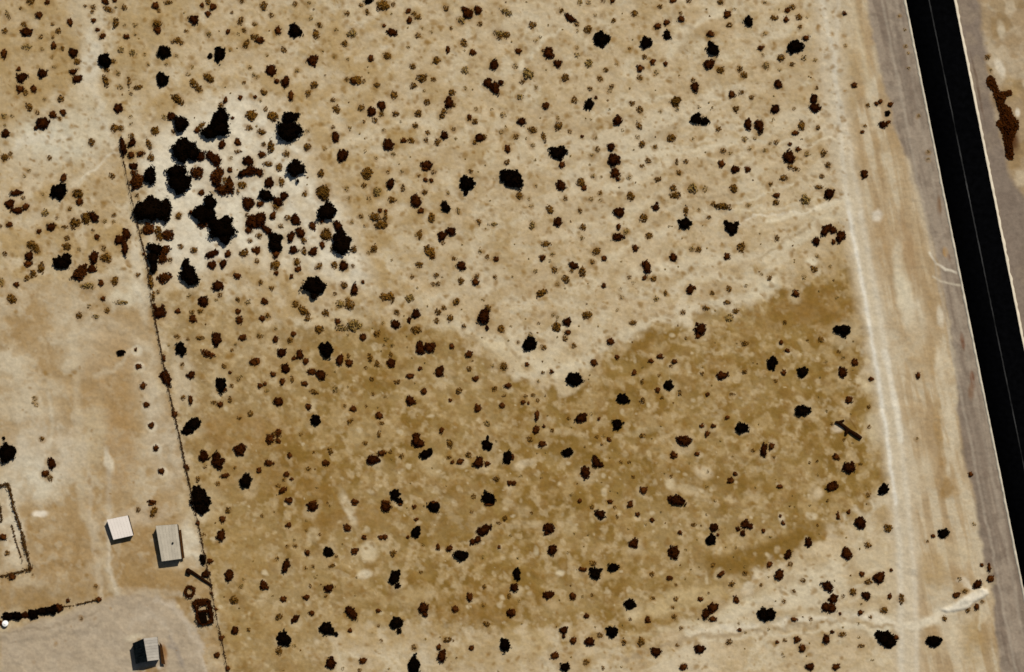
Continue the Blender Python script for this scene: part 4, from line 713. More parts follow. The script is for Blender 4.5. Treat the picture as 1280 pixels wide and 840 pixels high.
# --- names of the distinctive plants: photograph place, short name, label
NAMED = [
    (272, 155, "the ragged black tree", "largest ragged black tree at the top of the white sand clearing"),
    (226, 156, "the small clearing tree", "small squarish black tree directly left of the ragged black tree"),
    (230, 187, "the spiky black tree", "spiky-edged wide black tree below the small square one in the clearing"),
    (362, 158, "the notched black tree", "tall black tree with a round notch bitten from its right side"),
    (369, 212, "the diamond black tree", "diamond-shaped black tree with a short tail, below the notched tree"),
    (188, 220, "the half-moon tree", "half-moon black tree standing against a rusty bush beside the wire fence"),
    (223, 228, "the block-shaped tree", "solid block-shaped black tree in the middle of the white clearing"),
    (189, 264, "the broadest black tree", "broadest black tree, its left side touching the wire fence"),
    (193, 318, "the tattered fence tree", "tattered tall black tree right below the broadest tree by the fence"),
    (236, 342, "the pear-shaped tree", "pear-shaped black tree at the lower left rim of the clearing"),
    (260, 266, "the clearing twin tree", "three-lobed black tree joined to the upper left of a bigger tree"),
    (277, 288, "the stepped black tree", "big black tree with a stepped outline, lower right of a joined pair"),
    (408, 265, "the round clearing tree", "round black tree at the right rim of the clearing"),
    (426, 302, "the right rim tree", "black tree with a pale gap in its right side, below the round one"),
    (391, 358, "the lone south tree", "broad black tree alone under the lower rim of the white clearing"),
    (131, 76, "the path-side bush", "round black bush on the right edge of the pale path, top left"),
    (203, 100, "the round upper-left bush", "upright oval black bush under a wider one, right of the pale path"),
    (270, 69, "the two-headed bush", "black bush with a small second head on its left, near the top"),
    (369, 38, "the top bush", "nearly square black bush close to the top edge above the notched tree"),
    (590, 16, "the saddle-shaped bush", "saddle-shaped dark bush with two raised ends near the top edge"),
    (617, 106, "the V-shaped bush", "V-shaped dark brown bush on pale sand in the upper middle"),
    (752, 48, "the big top bush", "largest round black bush near the top edge, right of the middle"),
    (891, 63, "the stacked top bush", "upright black bush stacked directly above a wide one, upper right field"),
    (993, 58, "the squarish track bush", "squarish black bush beside the dirt track near the top edge"),
    (697, 190, "the broad diamond bush", "broad diamond-shaped black bush on pale sand right of the middle"),
    (874, 150, "the double-headed bush", "double-headed black bush, wide and low, on pale sand upper right"),
    (637, 223, "the largest lone bush", "largest lone black bush on open pale sand in the middle"),
    (583, 230, "the star-shaped bush", "star-shaped dark bush left of the largest lone black bush"),
    (855, 279, "the splayed bush", "splayed black bush with short arms, right of the middle"),
    (914, 285, "the horned bush", "horned black bush with two points on top, on pale sand"),
    (602, 397, "the streaked bush", "upright shaggy dark bush standing alone above the edge of ochre ground"),
    (662, 430, "the pale tongue bush", "black bush on the pale tongue of sand reaching into ochre ground"),
    (717, 474, "the sand edge bush", "large round black bush exactly where pale sand meets ochre ground, middle"),
    (408, 437, "the round ochre-edge bush", "large round black bush at the left end of the ochre edge"),
    (9, 566, "the left edge bush", "big black bush cut by the left edge above the brush enclosure"),
    (73, 239, "the yard's upper bush", "round black bush with a point on its left, left of the fence"),
    (80, 328, "the bent yard bush", "bent black bush beside a long rusty one, left of the fence"),
    (239, 533, "the slanting fence bush", "slanting long black bush touching the fence from the right"),
    (249, 626, "the big fence bush", "biggest black bush straddling the wire fence, above the grey-roofed shed"),
    (309, 602, "the square ochre bush", "squarish black bush on ochre ground, up and right of the big fence bush"),
    (276, 482, "the upright ochre bush", "upright black bush with a rusty foot, right of the planted saplings"),
    (394, 525, "the oval ochre bush", "upright oval black bush on ochre ground left of the middle"),
    (532, 567, "the leaning ochre bush", "black leaning oval bush under a hooked dark one on ochre ground"),
    (609, 556, "the pointed bush", "diamond black bush with a pointed tip on ochre ground, lower middle"),
    (610, 623, "the lower middle bush", "large round black bush low in the middle of the ochre ground"),
    (778, 498, "the wedge bush", "wedge-shaped black bush below right of the sand edge bush"),
    (927, 534, "the ochre diamond bush", "diamond-shaped black bush on ochre ground, right of the middle"),
    (1003, 513, "the fat oval bush", "fat oval black bush up and left of the fallen branched log"),
    (1052, 413, "the spread track bush", "spread black bush on ochre ground beside the bright wheel ruts"),
    (848, 625, "the flat-topped bush", "wide flat dark bush with a step on its left, lower right ochre"),
    (930, 657, "the hollow bush", "hollow dark bush with a pale hole through its middle"),
    (889, 674, "the snowman-shaped bush", "fat black bush touching a smaller one above it, left of the hollow bush"),
    (957, 768, "the pale wash bush", "double black bush on the pale wash near the bottom right"),
    (1037, 756, "the clover bush", "clover-shaped dark bush of three heads on pale sand, bottom right"),
    (1105, 798, "the ragged bottom bush", "large ragged black bush near the bottom edge, left of the twin ruts"),
    (1167, 801, "the verge bottom bush", "large shaggy black bush near the bottom edge, right of the twin ruts"),
    (1179, 667, "the strip bush", "lone oval black bush on bare sand between twin ruts and road"),
    (743, 716, "the antlered bush", "antlered dark bush with two prongs on top, lower middle"),
    (577, 694, "the broad lower bush", "broad knobbly black bush below a chain of dark bushes, lower middle"),
    (494, 722, "the kidney-shaped bush", "kidney-shaped black bush curved around its right side, lower middle left"),
    (355, 799, "the bottom left bush", "large black bush with a point on its left near the bottom edge"),
    (496, 779, "the tailed bush", "black bush with a tail pointing down, near the bottom edge"),
    (410, 787, "the comma-shaped bush", "comma-shaped black bush trailing to the lower right, near the bottom"),
    (517, 832, "the cut-off bush", "tall leaning black bush cut by the bottom edge"),
    (765, 790, "the bottom middle bush", "round dark bush just above the bottom edge, lower middle"),
    (410, 690, "the lower left oval", "dark round bush on ochre ground above left of the kidney-shaped bush"),
]
used = set()
for (px, py, short, lab) in NAMED:
    best = min((s for s in shrubs if id(s) not in used), key=lambda s: math.hypot(s['cx'] - px, s['cy'] - py) - .6 * s['req'])
    used.add(id(best)); best['short'] = short; best['label'] = lab
rusty = [s for s in shrubs if s['kind'] == 'R']

WT = {'T': 4, 'K': 2.0, 'D': 1.0, 'M': .75, 'L': 0, 'R': 1.5}
trees = [s for s in shrubs if s['kind'] == 'T']
cand = sorted((s for s in shrubs if s['kind'] not in 'TL'), key=lambda s: -(1e4 if 'label' in s else 1) * s['area'] * WT[s['kind']])
sap = []
for (px, py) in SAPLINGS:
    s = min(cand, key=lambda s: math.hypot(s['cx'] - px, s['cy'] - py)); sap.append(s)
cand = [s for s in cand if s not in sap]
things = cand[:296]
rest = cand[296:] + [s for s in shrubs if s['kind'] == 'L']

ANCH = [(s['cx'], s['cy'], s['short'], s) for s in shrubs if 'short' in s]
ANCH += [(152, 660, "the white-roofed shed", None), (212, 681, "the grey-roofed shed", None), (185, 815, "the pitched shed", None),
         (237, 739, "the brush ring", None), (255, 765, "the brush pen", None), (1060, 536, "the fallen branched log", None),
         (1258, 160, "the rusty thicket", None), (1207, 750, "the pale sand heap", None), (60, 766, "the black hedge", None),
         (36, 700, "the enclosure's corner", None), (1102, 143, "the verge bush cluster", None)]
DIRS = ["right of", "below right of", "below", "below left of", "left of", "above left of", "above", "above right of"]
ORD = ["nearest", "second nearest", "third nearest", "fourth nearest", "fifth nearest", "sixth nearest", "seventh nearest", "eighth nearest"]
def where(s):
    x, y = s['cx'], s['cy']
    A = np.array
    fx = np.interp(y, [p[1] for p in FENCE], [p[0] for p in FENCE])
    if inside(A([x]), A([y]), CLEAR)[0]: return "white sand"
    if x < fx - 6 and y > 350: return "the fenced yard"
    if abs(x - fx) < 7: return "the fence line"
    if inside(A([x]), A([y]), OCHRE)[0]: return "ochre ground"
    return "pale sand"
def look(s):
    r = s['req']
    size = "large" if r > 7.5 else "mid-sized" if r > 5.5 else "small" if r > 4.2 else "tiny"
    shade = {'K': "black", 'D': "dark", 'M': "brown", 'R': "rusty", 'T': "black"}[s['kind']]
    l = s['lobes']
    if len(l) >= 3: shp = "ragged"
    elif len(l) == 2: shp = "two-lobed"
    else:
        q = l[0][2] / l[0][3]
        if abs(l[0][4]) > 15 and (q > 1.25 or q < .8): shp = "slanting"
        elif q > 1.3: shp = "wide"
        elif q < .77: shp = "upright"
        else: shp = "round"
    return size, shade, shp
bins = {}
allb = things + trees + sap
for s in allb:
    best = None
    for (ax, ay, nm, o) in ANCH:
        if o is s: continue
        d = math.hypot(s['cx'] - ax, s['cy'] - ay)
        if best is None or d < best[0]: best = (d, ax, ay, nm)
    d, ax, ay, nm = best
    k = int(round(math.degrees(math.atan2(s['cy'] - ay, s['cx'] - ax)) / 45)) % 8
    s['rel'] = (d, nm, k)
    if 'label' not in s and s not in sap: bins.setdefault((nm, k), []).append(s)
for (nm, k), L_ in bins.items():
    L_.sort(key=lambda s: s['rel'][0])
    for i, s in enumerate(L_):
        size, shade, shp = look(s)
        kindword = "tree" if s['kind'] == 'T' else "bush"
        rank = ORD[i] if len(L_) > 1 else "closest"
        lab = f"{size} {shade} {shp} {kindword} on {where(s)}, {rank} {DIRS[k]} {nm}"
        if len(lab.split()) > 16: lab = f"{size} {shade} {shp} {kindword}, {rank} {DIRS[k]} {nm}"
        s['label'] = lab
cnt = ["topmost", "second", "third", "fourth", "fifth", "sixth", "lowest"]
for s, c in zip(sap, cnt):
    s['label'] = f"{c} small dark sapling in the row of watered sand basins left of the fence"
labs = [s['label'] for s in allb]
assert len(set(labs)) == len(labs), [l for l in labs if labs.count(l) > 1]

def build_shrub(s):
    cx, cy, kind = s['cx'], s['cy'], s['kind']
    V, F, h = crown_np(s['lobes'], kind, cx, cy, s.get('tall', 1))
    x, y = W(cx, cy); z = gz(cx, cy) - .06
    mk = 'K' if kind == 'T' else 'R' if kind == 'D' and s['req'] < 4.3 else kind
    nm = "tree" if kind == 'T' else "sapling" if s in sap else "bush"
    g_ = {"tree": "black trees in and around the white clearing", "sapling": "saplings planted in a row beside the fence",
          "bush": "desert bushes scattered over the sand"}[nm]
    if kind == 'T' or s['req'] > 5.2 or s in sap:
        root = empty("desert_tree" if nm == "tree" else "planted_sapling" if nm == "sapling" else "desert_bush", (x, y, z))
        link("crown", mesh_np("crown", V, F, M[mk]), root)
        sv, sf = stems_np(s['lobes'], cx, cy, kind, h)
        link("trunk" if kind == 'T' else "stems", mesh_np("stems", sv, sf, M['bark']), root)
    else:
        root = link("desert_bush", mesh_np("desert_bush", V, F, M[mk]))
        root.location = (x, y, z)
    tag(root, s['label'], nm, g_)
for s in trees + things + sap: build_shrub(s)

# the many smaller shrubs and the dry grass tufts, each as one mass; the scatter runs on past the frame
r3 = random.Random(11)
def spread(n, kinds, x0, x1, y0, y1, rlo, rhi, ok):
    out = []
    while len(out) < n:
        px, py = r3.uniform(x0, x1), r3.uniform(y0, y1)
        if not ok(px, py): continue
        r = rlo + (rhi - rlo) * r3.random() ** 2.2
        out.append(dict(kind=r3.choice(kinds), lobes=[(px, py, r, r * r3.uniform(.7, 1.3), 0)], cx=px, cy=py, area=r * r, req=r))
    return out
def off_frame(px, py):
    return not (-8 < px < 1288 and -8 < py < 848) and not (1020 < px - .17 * py < 1260) and not (px < 120 and py > 560)
def in_field(px, py):
    if px > 1020 + .11 * py or px < np.interp(py, [p[1] for p in FENCE], [p[0] for p in FENCE]) + 4: return False
    if inside(np.array([px]), np.array([py]), CLEAR)[0] and r3.random() < .6: return False
    return all(math.hypot(px - s['cx'], py - s['cy']) > s['req'] + 5 for s in shrubs)
extra = spread(900, "DDMMMLK", -420, 1700, -420, 1260, 1.6, 8, off_frame)
fine = spread(300, "LLLM", 0, 1100, 0, 840, .9, 2.3, in_field)
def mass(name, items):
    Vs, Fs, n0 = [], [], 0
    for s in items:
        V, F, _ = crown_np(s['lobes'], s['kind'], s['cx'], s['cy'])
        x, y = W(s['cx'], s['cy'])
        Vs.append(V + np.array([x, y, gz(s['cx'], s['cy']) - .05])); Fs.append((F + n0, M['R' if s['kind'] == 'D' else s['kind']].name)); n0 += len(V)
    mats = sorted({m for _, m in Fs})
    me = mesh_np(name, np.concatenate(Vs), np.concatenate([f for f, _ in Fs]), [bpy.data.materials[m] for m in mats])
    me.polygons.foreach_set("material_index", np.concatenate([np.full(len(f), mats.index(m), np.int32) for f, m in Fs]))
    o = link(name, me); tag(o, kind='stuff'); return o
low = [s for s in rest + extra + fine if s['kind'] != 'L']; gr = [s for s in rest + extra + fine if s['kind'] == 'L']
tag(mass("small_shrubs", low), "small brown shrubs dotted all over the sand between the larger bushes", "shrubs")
tag(mass("dry_grass", gr), "thin tufts of dry olive grass scattered over the sand", "grass")

# ---------------------------------------------------------------- red-brown thicket beyond the road
def leaf_fill(poly, n, size, hfun, seed, base=(0, 0)):
    g = np.random.default_rng(seed)
    xs = [p[0] for p in poly]; ys = [p[1] for p in poly]
    P = np.empty((0, 2))
    while len(P) < n:
        q = np.stack([g.uniform(min(xs), max(xs), n * 3), g.uniform(min(ys), max(ys), n * 3)], 1)
        q = q[inside(q[:, 0] + g.standard_normal(n * 3) * .5, q[:, 1] + g.standard_normal(n * 3) * .5, poly)]
        P = np.concatenate([P, q])
    P = P[:n]
    d = dist_line(P[:, 0], P[:, 1], poly + [poly[0]])
    z = hfun(d) * (.35 + .65 * g.random(n))
    c = np.stack([(P[:, 0] - base[0]) * MPP, -(P[:, 1] - base[1]) * MPP, z], 1)
    nrm = g.standard_normal((n, 3)) * .6 + np.array([0, 0, 1]); nrm /= np.linalg.norm(nrm, axis=1, keepdims=True)
    e = np.cross(nrm, g.standard_normal((n, 3))); e /= np.linalg.norm(e, axis=1, keepdims=True)
    f = np.cross(nrm, e); sz = size * (.6 + .8 * g.random((n, 1)))
    Q = np.stack([c - e * sz, c + f * sz * .6, c + e * sz, c - f * sz * .6], 1).reshape(-1, 3)
    Q[:, 2] = np.maximum(Q[:, 2], .01)
    b = np.arange(n) * 4
    return Q, np.concatenate([np.stack([b, b + 1, b + 2], 1), np.stack([b, b + 2, b + 3], 1)])
T3 = lambda pts: [(960 + x / 4, y / 4) for x, y in pts]
thk = T3([(1092, 392), (1112, 378), (1132, 390), (1142, 425), (1158, 462), (1190, 458), (1212, 450), (1218, 468), (1192, 482), (1180, 512),
          (1200, 535), (1218, 550), (1226, 580), (1250, 605), (1254, 635), (1236, 672), (1218, 705), (1226, 770), (1222, 795), (1208, 802), (1194, 790),
          (1182, 720), (1170, 660), (1142, 625), (1146, 605), (1164, 598), (1160, 560), (1142, 505), (1126, 455), (1100, 425)])
tx, ty = W(1258, 150)
root = tag(empty("scrub_thicket", (tx, ty, gz(1258, 150))), "long rusty brown scrub thicket on the sand right of the road", "thicket")
V, F = leaf_fill(thk, 2800, .40, lambda d: np.minimum(1.2, .2 + .10 * d), 3, (1258, 150))
link("foliage", mesh_np("foliage", V, F, M['R']), root)
deep = T3([(1168, 560), (1200, 545), (1222, 590), (1240, 630), (1222, 690), (1215, 720), (1224, 780), (1208, 798), (1196, 770), (1184, 700), (1172, 640)])
V, F = leaf_fill(deep, 620, .40, lambda d: np.minimum(1.5, .4 + .16 * d), 4, (1258, 150))
link("dense_foliage", mesh_np("dense_foliage", V, F, M['D']), root)

# ---------------------------------------------------------------- small solid helpers
class MB:
    def __init__(s): s.V, s.F = [], []
    def quadbox(s, c4, z0, z1):
        """prism over four (or more) plan corners given in order"""
        n = len(c4); b = len(s.V)
        zz0 = z0 if hasattr(z0, '__len__') else [z0] * n; zz1 = z1 if hasattr(z1, '__len__') else [z1] * n
        for (p, z) in zip(c4, zz0): s.V.append((p[0], p[1], z))
        for (p, z) in zip(c4, zz1): s.V.append((p[0], p[1], z))
        s.F.append(tuple(b + i for i in range(n))[::-1]); s.F.append(tuple(b + n + i for i in range(n)))
        for i in range(n):
            j = (i + 1) % n; s.F.append((b + i, b + j, b + n + j, b + n + i))
    def tube(s, pts, rads, n=6, closed=True):
        b0 = len(s.V)
        for k, (p, r) in enumerate(zip(pts, rads)):
            a = np.array(pts[max(k - 1, 0)]); c = np.array(pts[min(k + 1, len(pts) - 1)])
            d = c - a; d = d / (np.linalg.norm(d) + 1e-9)
            u = np.cross(d, (0, 0, 1.0)); 
            if np.linalg.norm(u) < 1e-3: u = np.array([1.0, 0, 0])
            u /= np.linalg.norm(u); v = np.cross(d, u)
            for i in range(n):
                t = 2 * math.pi * i / n
                s.V.append(tuple(np.array(p) + r * (u * math.cos(t) + v * math.sin(t))))
        for k in range(len(pts) - 1):
            for i in range(n):
                a, b = b0 + k * n + i, b0 + k * n + (i + 1) % n
                s.F.append((a, b, b + n, a + n))
        if closed:
            s.F.append(tuple(b0 + i for i in range(n))[::-1]); e = b0 + (len(pts) - 1) * n
            s.F.append(tuple(e + i for i in range(n)))
    def lathe(s, prof, n=20, c=(0, 0)):
        b0 = len(s.V)
        for (r, z) in prof:
            for i in range(n):
                t = 2 * math.pi * i / n; s.V.append((c[0] + r * math.cos(t), c[1] + r * math.sin(t), z))
        for k in range(len(prof) - 1):
            for i in range(n):
                a, b = b0 + k * n + i, b0 + k * n + (i + 1) % n; s.F.append((a, b, b + n, a + n))
        e = b0 + (len(prof) - 1) * n
        s.F.append(tuple(e + i for i in range(n))); s.F.append(tuple(b0 + i for i in range(n))[::-1])
    def build(s, name, m, parent=None):
        me = bpy.data.meshes.new(name); me.from_pydata(s.V, [], s.F); me.update()
        me.materials.append(m)
        return link(name, me, parent)

def local_pts(pts, base):
    return [((x - base[0]) * MPP, -(y - base[1]) * MPP) for x, y in pts]
def lerp(a, b, t): return tuple(a[i] + (b[i] - a[i]) * t for i in range(len(a)))

def shed(name, label, corners, z_eave, z_back, roofmat, rib=.9, base=None, vent=None, door_side=2):
    """mono-pitch shed; corners in the photograph: top left, top right, bottom right, bottom left"""
    cxy = (sum(p[0] for p in corners) / 4, sum(p[1] for p in corners) / 4)
    x, y = W(*cxy)
    g = min(gz(*c) for c in corners)
    root = tag(empty(name, (x, y, g)), label, "shed")
    c = local_pts(corners, cxy)
    ctr = (0, 0)
    ins = [lerp(p, ctr, .035) for p in c]
    for i in range(4):
        j = (i + 1) % 4
        a, b = ins[i], ins[j]
        L = math.hypot(b[0] - a[0], b[1] - a[1]); n = ((b[1] - a[1]) / L, -(b[0] - a[0]) / L)
        t = .06
        za = (z_back if i in (0, 1) else z_eave) - .12; zb = (z_back if j in (0, 1) else z_eave) - .12
        a_ = lerp(a, b, .012); b_ = lerp(b, a, .012)
        mb = MB(); mb.quadbox([a_, b_, (b_[0] - n[0] * t, b_[1] - n[1] * t), (a_[0] - n[0] * t, a_[1] - n[1] * t)], -.2, [za, zb, zb, za])
        mb.build("wall", M['wall'], root)
        if i == door_side:
            p, q = lerp(a, b, .4), lerp(a, b, .62)
            o = .05
            mb = MB(); mb.quadbox([(p[0] + n[0] * o, p[1] + n[1] * o), (q[0] + n[0] * o, q[1] + n[1] * o), q, p], 0, 1.9 if z_eave > 2.2 else z_eave - .3)
            mb.build("door", M['door'], root)
    # roof sheets, one object each, running down the slope with a lapped seam between them
    W_ = math.hypot(c[1][0] - c[0][0], c[1][1] - c[0][1])
    n = max(3, int(W_ / rib))
    for k in range(n):
        t0, t1 = k / n, (k + 1) / n
        a, b, d, e = lerp(c[0], c[1], t0), lerp(c[0], c[1], t1 - .004), lerp(c[3], c[2], t1 - .004), lerp(c[3], c[2], t0)
        lift = .012 * (k % 2)
        mb = MB(); mb.quadbox([e, d, b, a], [z_eave - .05 + lift, z_eave - .05 + lift, z_back - .05 + lift, z_back - .05 + lift], [z_eave + lift, z_eave + lift, z_back + lift, z_back + lift])
        mb.build("roof_sheet", roofmat, root)
    if vent:
        v = local_pts([vent], cxy)[0]
        mb = MB(); mb.lathe([(.22, z_eave), (.22, max(z_eave, z_back) + .25), (.32, max(z_eave, z_back) + .27), (.30, max(z_eave, z_back) + .36), (.05, max(z_eave, z_back) + .42)], 10, v)
        mb.build("vent", M['dark_sheet'], root)
    return root, c, cxy

shed("white_roof_shed", "small square shed with a plain white roof in the yard", [(134.8, 649), (161, 643.7), (167.8, 668.5), (143, 674)], 2.6, 2.75, M['white_roof'])
root, c, cc = shed("grey_roof_shed", "long shed with a flat grey sheet roof between yard and fence", [(196, 656.5), (223, 654.5), (228.2, 697.5), (203.6, 700.8)], 3.3, 3.4, M['grey_roof'], vent=(217.3, 678))
# low rusty lean-to along its right wall
lt = local_pts([(224.3, 662), (227, 661.7), (231.3, 697), (228.6, 697.5)], cc)
mb = MB(); mb.quadbox([lt[3], lt[2], lt[1], lt[0]], [1.9, 1.5, 1.5, 1.9], [1.96, 1.56, 1.56, 1.96]); lo = mb.build("lean_to", M['rust'], root)
mb = MB()
for p in (lt[1], lt[2], lerp(lt[1], lt[2], .5)):
    q = lerp(p, (0, 0), .06); mb.quadbox([(q[0] - .06, q[1] - .06), (q[0] + .06, q[1] - .06), (q[0] + .06, q[1] + .06), (q[0] - .06, q[1] + .06)], -.2, 1.5)
mb.build("post", M['post'], lo)

# pitched shed: dark left slope, pale right slope
pc = (184, 812)
x, y = W(*pc)
root = tag(empty("pitched_roof_shed", (x, y, gz(*pc))), "shed with a pitched roof, one slope black and one pale grey, on gravel", "shed")
le0, ri0, re0 = local_pts([(167, 803), (181.5, 796.5), (198, 795)], pc)
le1, ri1, re1 = local_pts([(171, 829), (186.5, 824.8), (200.3, 823.5)], pc)
ze, zr = 2.9, 4.0
def slope(a0, r0, a1, r1, m, n, nm):
    for k in range(n):
        t0, t1 = k / n, (k + 1) / n - .006
        p, q, u, v = lerp(a0, a1, t0), lerp(a0, a1, t1), lerp(r0, r1, t1), lerp(r0, r1, t0)
        l = .012 * (k % 2)
        mb = MB(); mb.quadbox([p, q, u, v], [ze - .05 + l, ze - .05 + l, zr - .05 + l, zr - .05 + l], [ze + l, ze + l, zr + l, zr + l]); mb.build(nm, m, root)
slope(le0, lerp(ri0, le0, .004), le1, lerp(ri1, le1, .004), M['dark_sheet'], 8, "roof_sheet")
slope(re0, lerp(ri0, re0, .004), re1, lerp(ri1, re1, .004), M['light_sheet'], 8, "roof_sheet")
mb = MB(); mb.tube([(ri0[0], ri0[1], zr + .01), (ri1[0], ri1[1], zr + .01)], [.07, .07], 6); mb.build("ridge_cap", M['light_sheet'], root)
for (a, r_, b) in ((le0, ri0, re0), (le1, ri1, re1)):      # gable walls
    ins = lambda p: lerp(p, (0, 0), .05)
    a, r_, b = ins(a), ins(r_), ins(b)
    d = (0, .08) if a[1] < 0 else (0, -.08)
    mb = MB(); b0 = 0
    for off in ((0, 0), d):
        for (p, z) in ((a, -.2), (b, -.2), (b, ze - .08), (r_, zr - .15), (a, ze - .08)): mb.V.append((p[0] + off[0], p[1] + off[1], z))
    mb.F = [(0, 1, 2, 3, 4), (9, 8, 7, 6, 5)] + [(i, (i + 1) % 5, 5 + (i + 1) % 5, 5 + i) for i in range(5)]
    mb.build("gable_wall", M['wall'], root)
for (a, b) in ((le0, le1), (re0, re1)):
    p, q = lerp(lerp(a, (0, 0), .06), lerp(b, (0, 0), .06), .02), lerp(lerp(a, (0, 0), .06), lerp(b, (0, 0), .06), .98)
    s = .08 if p[0] < 0 else -.08
    mb = MB(); mb.quadbox([p, q, (q[0] + s, q[1]), (p[0] + s, p[1])], -.2, ze - .08); mb.build("side_wall", M['wall'], root)
lt = local_pts([(199.8, 802), (203, 806), (207, 830), (202.3, 829)], pc)
mb = MB(); mb.quadbox(lt[::-1], [1.1, .9, .9, 1.1], [1.16, .96, .96, 1.16]); mb.build("lean_to", M['rust'], root)
dp = lerp(le1, re1, .42), lerp(le1, re1, .62)
mb = MB(); mb.quadbox([(p[0], p[1] + .08) for p in dp] + [(p[0], p[1] + .02) for p in dp[::-1]], 0, 2.0); mb.build("door", M['door'], root)

# white tank at the left end of the hedge
tp = (7.2, 779); x, y = W(*tp)
root = tag(empty("water_tank", (x, y, gz(*tp))), "round white water tank below the left end of the black hedge", "tank")
mb = MB(); mb.lathe([(.95, -.1), (.95, 1.25), (.9, 1.35), (.35, 1.55)], 22); mb.build("tank_body", M['plastic'], root)
mb = MB(); mb.lathe([(.30, 1.56), (.30, 1.64), (.24, 1.68)], 14); mb.build("lid", M['plastic'], root)

# ---------------------------------------------------------------- fences of wire and of piled brush
def brush_np(pts, width, height, per_m, seed, base, size=.22, jit=1.0, dense=None):
    """sticks and twigs piled along a line"""
    g = np.random.default_rng(seed)
    Vs, Fs, n0 = [], [], 0
    for (a, b) in zip(pts[:-1], pts[1:]):
        L = math.hypot(b[0] - a[0], b[1] - a[1]) * MPP
        n = max(4, int(L * per_m))
        t = g.random(n)
        c = np.stack([(a[0] + (b[0] - a[0]) * t - base[0]) * MPP, -(a[1] + (b[1] - a[1]) * t - base[1]) * MPP, g.random(n) * height], 1)
        dirv = np.array([b[0] - a[0], -(b[1] - a[1])]) / (math.hypot(b[0] - a[0], b[1] - a[1]) + 1e-9)
        off = g.standard_normal(n) * width * .4
        clump = .5 + 1.0 * vnoise(t * L + seed, np.zeros(n), 1.7, seed)
        c[:, 0] += -dirv[1] * off * clump; c[:, 1] += dirv[0] * off * clump; c[:, 2] *= clump
        ang = np.arctan2(dirv[1], dirv[0]) + g.standard_normal(n) * .7 * jit
        e = np.stack([np.cos(ang), np.sin(ang), g.standard_normal(n) * .35], 1)
        sz = size * (.5 + 1.1 * g.random((n, 1)))
        f = np.stack([-np.sin(ang), np.cos(ang), g.standard_normal(n) * .4], 1)
        Q = np.stack([c - e * sz * 1.6, c + f * sz * .45, c + e * sz * 1.6, c - f * sz * .45 + [0, 0, .05]], 1).reshape(-1, 3)
        k = np.arange(n) * 4
        Fs.append(np.concatenate([np.stack([k, k + 1, k + 2], 1), np.stack([k, k + 2, k + 3], 1)]) + n0); Vs.append(Q); n0 += 4 * n
    return np.concatenate(Vs), np.concatenate(Fs)

def along(pts, step):
    out = []; rem = 0
    for (a, b) in zip(pts[:-1], pts[1:]):
        L = math.hypot(b[0] - a[0], b[1] - a[1]) * MPP; d = rem
        while d < L:
            out.append(lerp(a, b, d / L)); d += step
        rem = d - L
    out.append(pts[-1]); return out

post_me = None
def fence(name, label, cat, pts, post_step, bw, bh, per_m, seed, wires=(.5, .9, 1.25), ph=1.4, brushmat='brush', group=None):
    global post_me
    base = pts[len(pts) // 2]; x, y = W(*base)
    root = tag(empty(name, (x, y, gz(*base))), label, cat, group)
    if post_me is None:
        mb = MB(); mb.lathe([(.10, -.4), (.09, 1.35), (.05, 1.42)], 7); o = mb.build("post", M['post']); post_me = o.data; bpy.data.objects.remove(o)
    spots = along(pts, post_step)
    for p in spots:
        l = local_pts([p], base)[0]
        o = link("post", post_me, root); o.location = (l[0], l[1], gz(*p) - gz(*base)); o.scale = (1, 1, ph / 1.4)
    if wires:
        for h in wires:
            mb = MB(); q = [(*local_pts([p], base)[0], gz(*p) - gz(*base) + h) for p in spots]
            mb.tube(q, [.018] * len(q), 4); mb.build("wire", M['wire'], root)
    if per_m:
        V, F = brush_np(pts, bw, bh, per_m, seed, base)
        V[:, 2] = np.maximum(V[:, 2], .0)
        o = link("piled_brush", mesh_np("piled_brush", V, F, M[brushmat]), root)
        if per_m > 8: o['kind'] = 'stuff'
    return root
fence("wire_fence", "long wire fence with dry brush caught along it, running down the left side", "fence", FENCE[3:], 3.0, .26, .5, 15, 21)
fence("brush_fence", "outer brush fence of the enclosure at the left edge", "fence", [(-30, 611), (0, 607), (10.3, 604), (15.5, 624.7), (20, 642.5), (28, 667), (31, 682), (39, 711.5), (20, 716), (0, 720.4), (-30, 726)], 2.4,   .60, .9, 20, 22, wires=None, ph=1.2, group="brush fences of the enclosure")
fence("brush_fence", "short inner brush fence inside the enclosure at the left edge", "fence", [(-4, 622), (0.8, 636), (2.4, 652), (-6, 655)], 2.4,   .45, .7, 16, 23, wires=None, ph=1.1, group="brush fences of the enclosure")
fence("brush_fence", "faint thin brush line just inside the enclosure's right side", "fence", [(14.5, 656), (21, 680), (28, 702)], 3.4,   .28, .35, 9, 24, wires=None, ph=1.0, group="brush fences of the enclosure")
fence("brush_fence", "thin brush fence running from the hedge's right end to a dark bush", "fence", [(79, 758), (90, 757), (108, 753), (122, 749)], 2.4, .30, .6, 9, 25, wires=None, ph=1.1)

# ring of piled brush and brush-walled pen beside the fence
def ring_pts(c, rx, ry, n=22): return [(c[0] + rx * math.cos(2 * math.pi * k / n), c[1] + ry * math.sin(2 * math.pi * k / n)) for k in range(n + 1)]
rp = (237.3, 739)
root = tag(empty("brush_ring", (*W(*rp), gz(*rp))), "round ring of piled dark brush between log and pen by the fence", "brush ring")
V, F = brush_np(ring_pts(rp, 5.3, 6.2), .42, .8, 34, 31, rp, .24)
o = link("piled_brush", mesh_np("piled_brush", V, F, M['D']), root); o['kind'] = 'stuff'
mb = MB(); q = [(*local_pts([p], rp)[0], .12) for p in ring_pts(rp, 5.3, 6.2)]
mb.tube(q, [.30] * len(q), 6); mb.build("earth_bank", M['brush'], root)

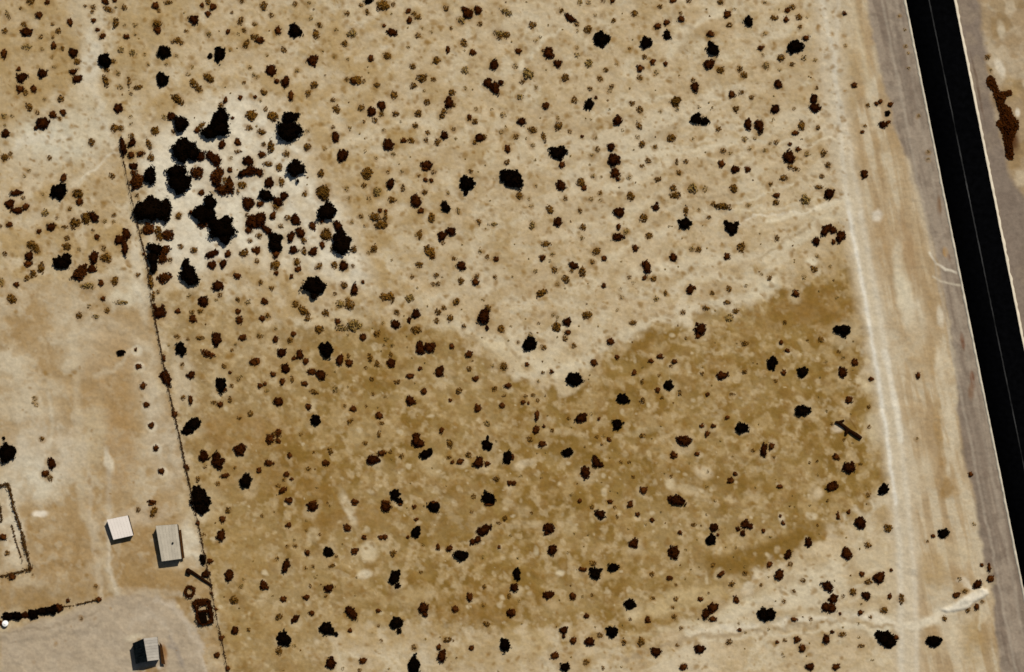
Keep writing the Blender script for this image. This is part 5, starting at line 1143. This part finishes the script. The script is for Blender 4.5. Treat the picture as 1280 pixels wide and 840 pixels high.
pp = (255, 765)
root = tag(empty("brush_pen", (*W(*pp), gz(*pp))), "four-cornered brush pen with a dark thatch over its lower half", "pen")
q = [(243.5, 751.2), (261, 749.6), (265.8, 777), (250.5, 779.5)]
for i in range(4):
    a, b = q[i], q[(i + 1) % 4]
    V, F = brush_np([a, b], .62, 1.3, 42, 40 + i, pp, .3)
    link("brush_wall", mesh_np("brush_wall", V, F, M['D']), root)
V, F = brush_np([(247.2, 764.5), (263.2, 763.0)], .5, 1.3, 42, 47, pp, .3)
link("brush_wall", mesh_np("brush_wall", V, F, M['D']), root)
V, F = brush_np([(248, 754), (258.5, 753)], .8, 1.2, 40, 48, pp, .3)
link("brush_heap", mesh_np("brush_heap", V, F, M['D']), root)
th = local_pts([(248, 765), (258.5, 764), (260, 777), (251.5, 778.5)], pp)
mb = MB(); mb.quadbox(th[::-1], [1.5, 1.6, 1.65, 1.55], [1.62, 1.72, 1.77, 1.67]); mb.build("thatch", M['K'], root)
for p in q:
    o = link("post", post_me, root); l = local_pts([p], pp)[0]; o.location = (l[0], l[1], 0); o.scale = (1.4, 1.4, 1.15)

# hedge and the single dark bushes along it come from the shrub list; fallen logs
def log(name, label, base, parts):
    root = tag(empty(name, (*W(*base), gz(*base))), label, "log")
    for (nm, pts, rads) in parts:
        mb = MB(); p3 = []
        for (p, r) in zip(pts, rads):
            l = local_pts([p], base)[0]; p3.append((l[0], l[1], gz(*p) - gz(*base) + r * .8))
        mb.tube(p3, rads, 8); mb.build(nm, M['deadwood'], root)
    return root
log("fallen_log", "fallen dead tree trunk with stub branches on ochre ground by the track", (1061, 536), [
    ("trunk", [(1044, 527.5), (1049, 528.3), (1055, 533), (1062, 538.5), (1070, 543.5), (1076.5, 548)], [.40, .56, .52, .56, .66, .58]),
    ("branch", [(1048.5, 528), (1052, 526.6), (1055, 525.2)], [.48, .40, .30]),
    ("branch", [(1059, 537), (1057.8, 540.2), (1057, 543.2)], [.58, .54, .42])])
log("fallen_log", "straight dark trunk lying between the grey-roofed shed and the fence", (250, 722), [
    ("trunk", [(235.5, 712), (240, 714.6), (250, 721.5), (258, 727), (265.5, 732)], [.44, .48, .46, .42, .34]),
    ("root_ball", [(234.6, 710.8), (235.8, 714.2), (237.0, 717.6)], [.50, .95, .56])])
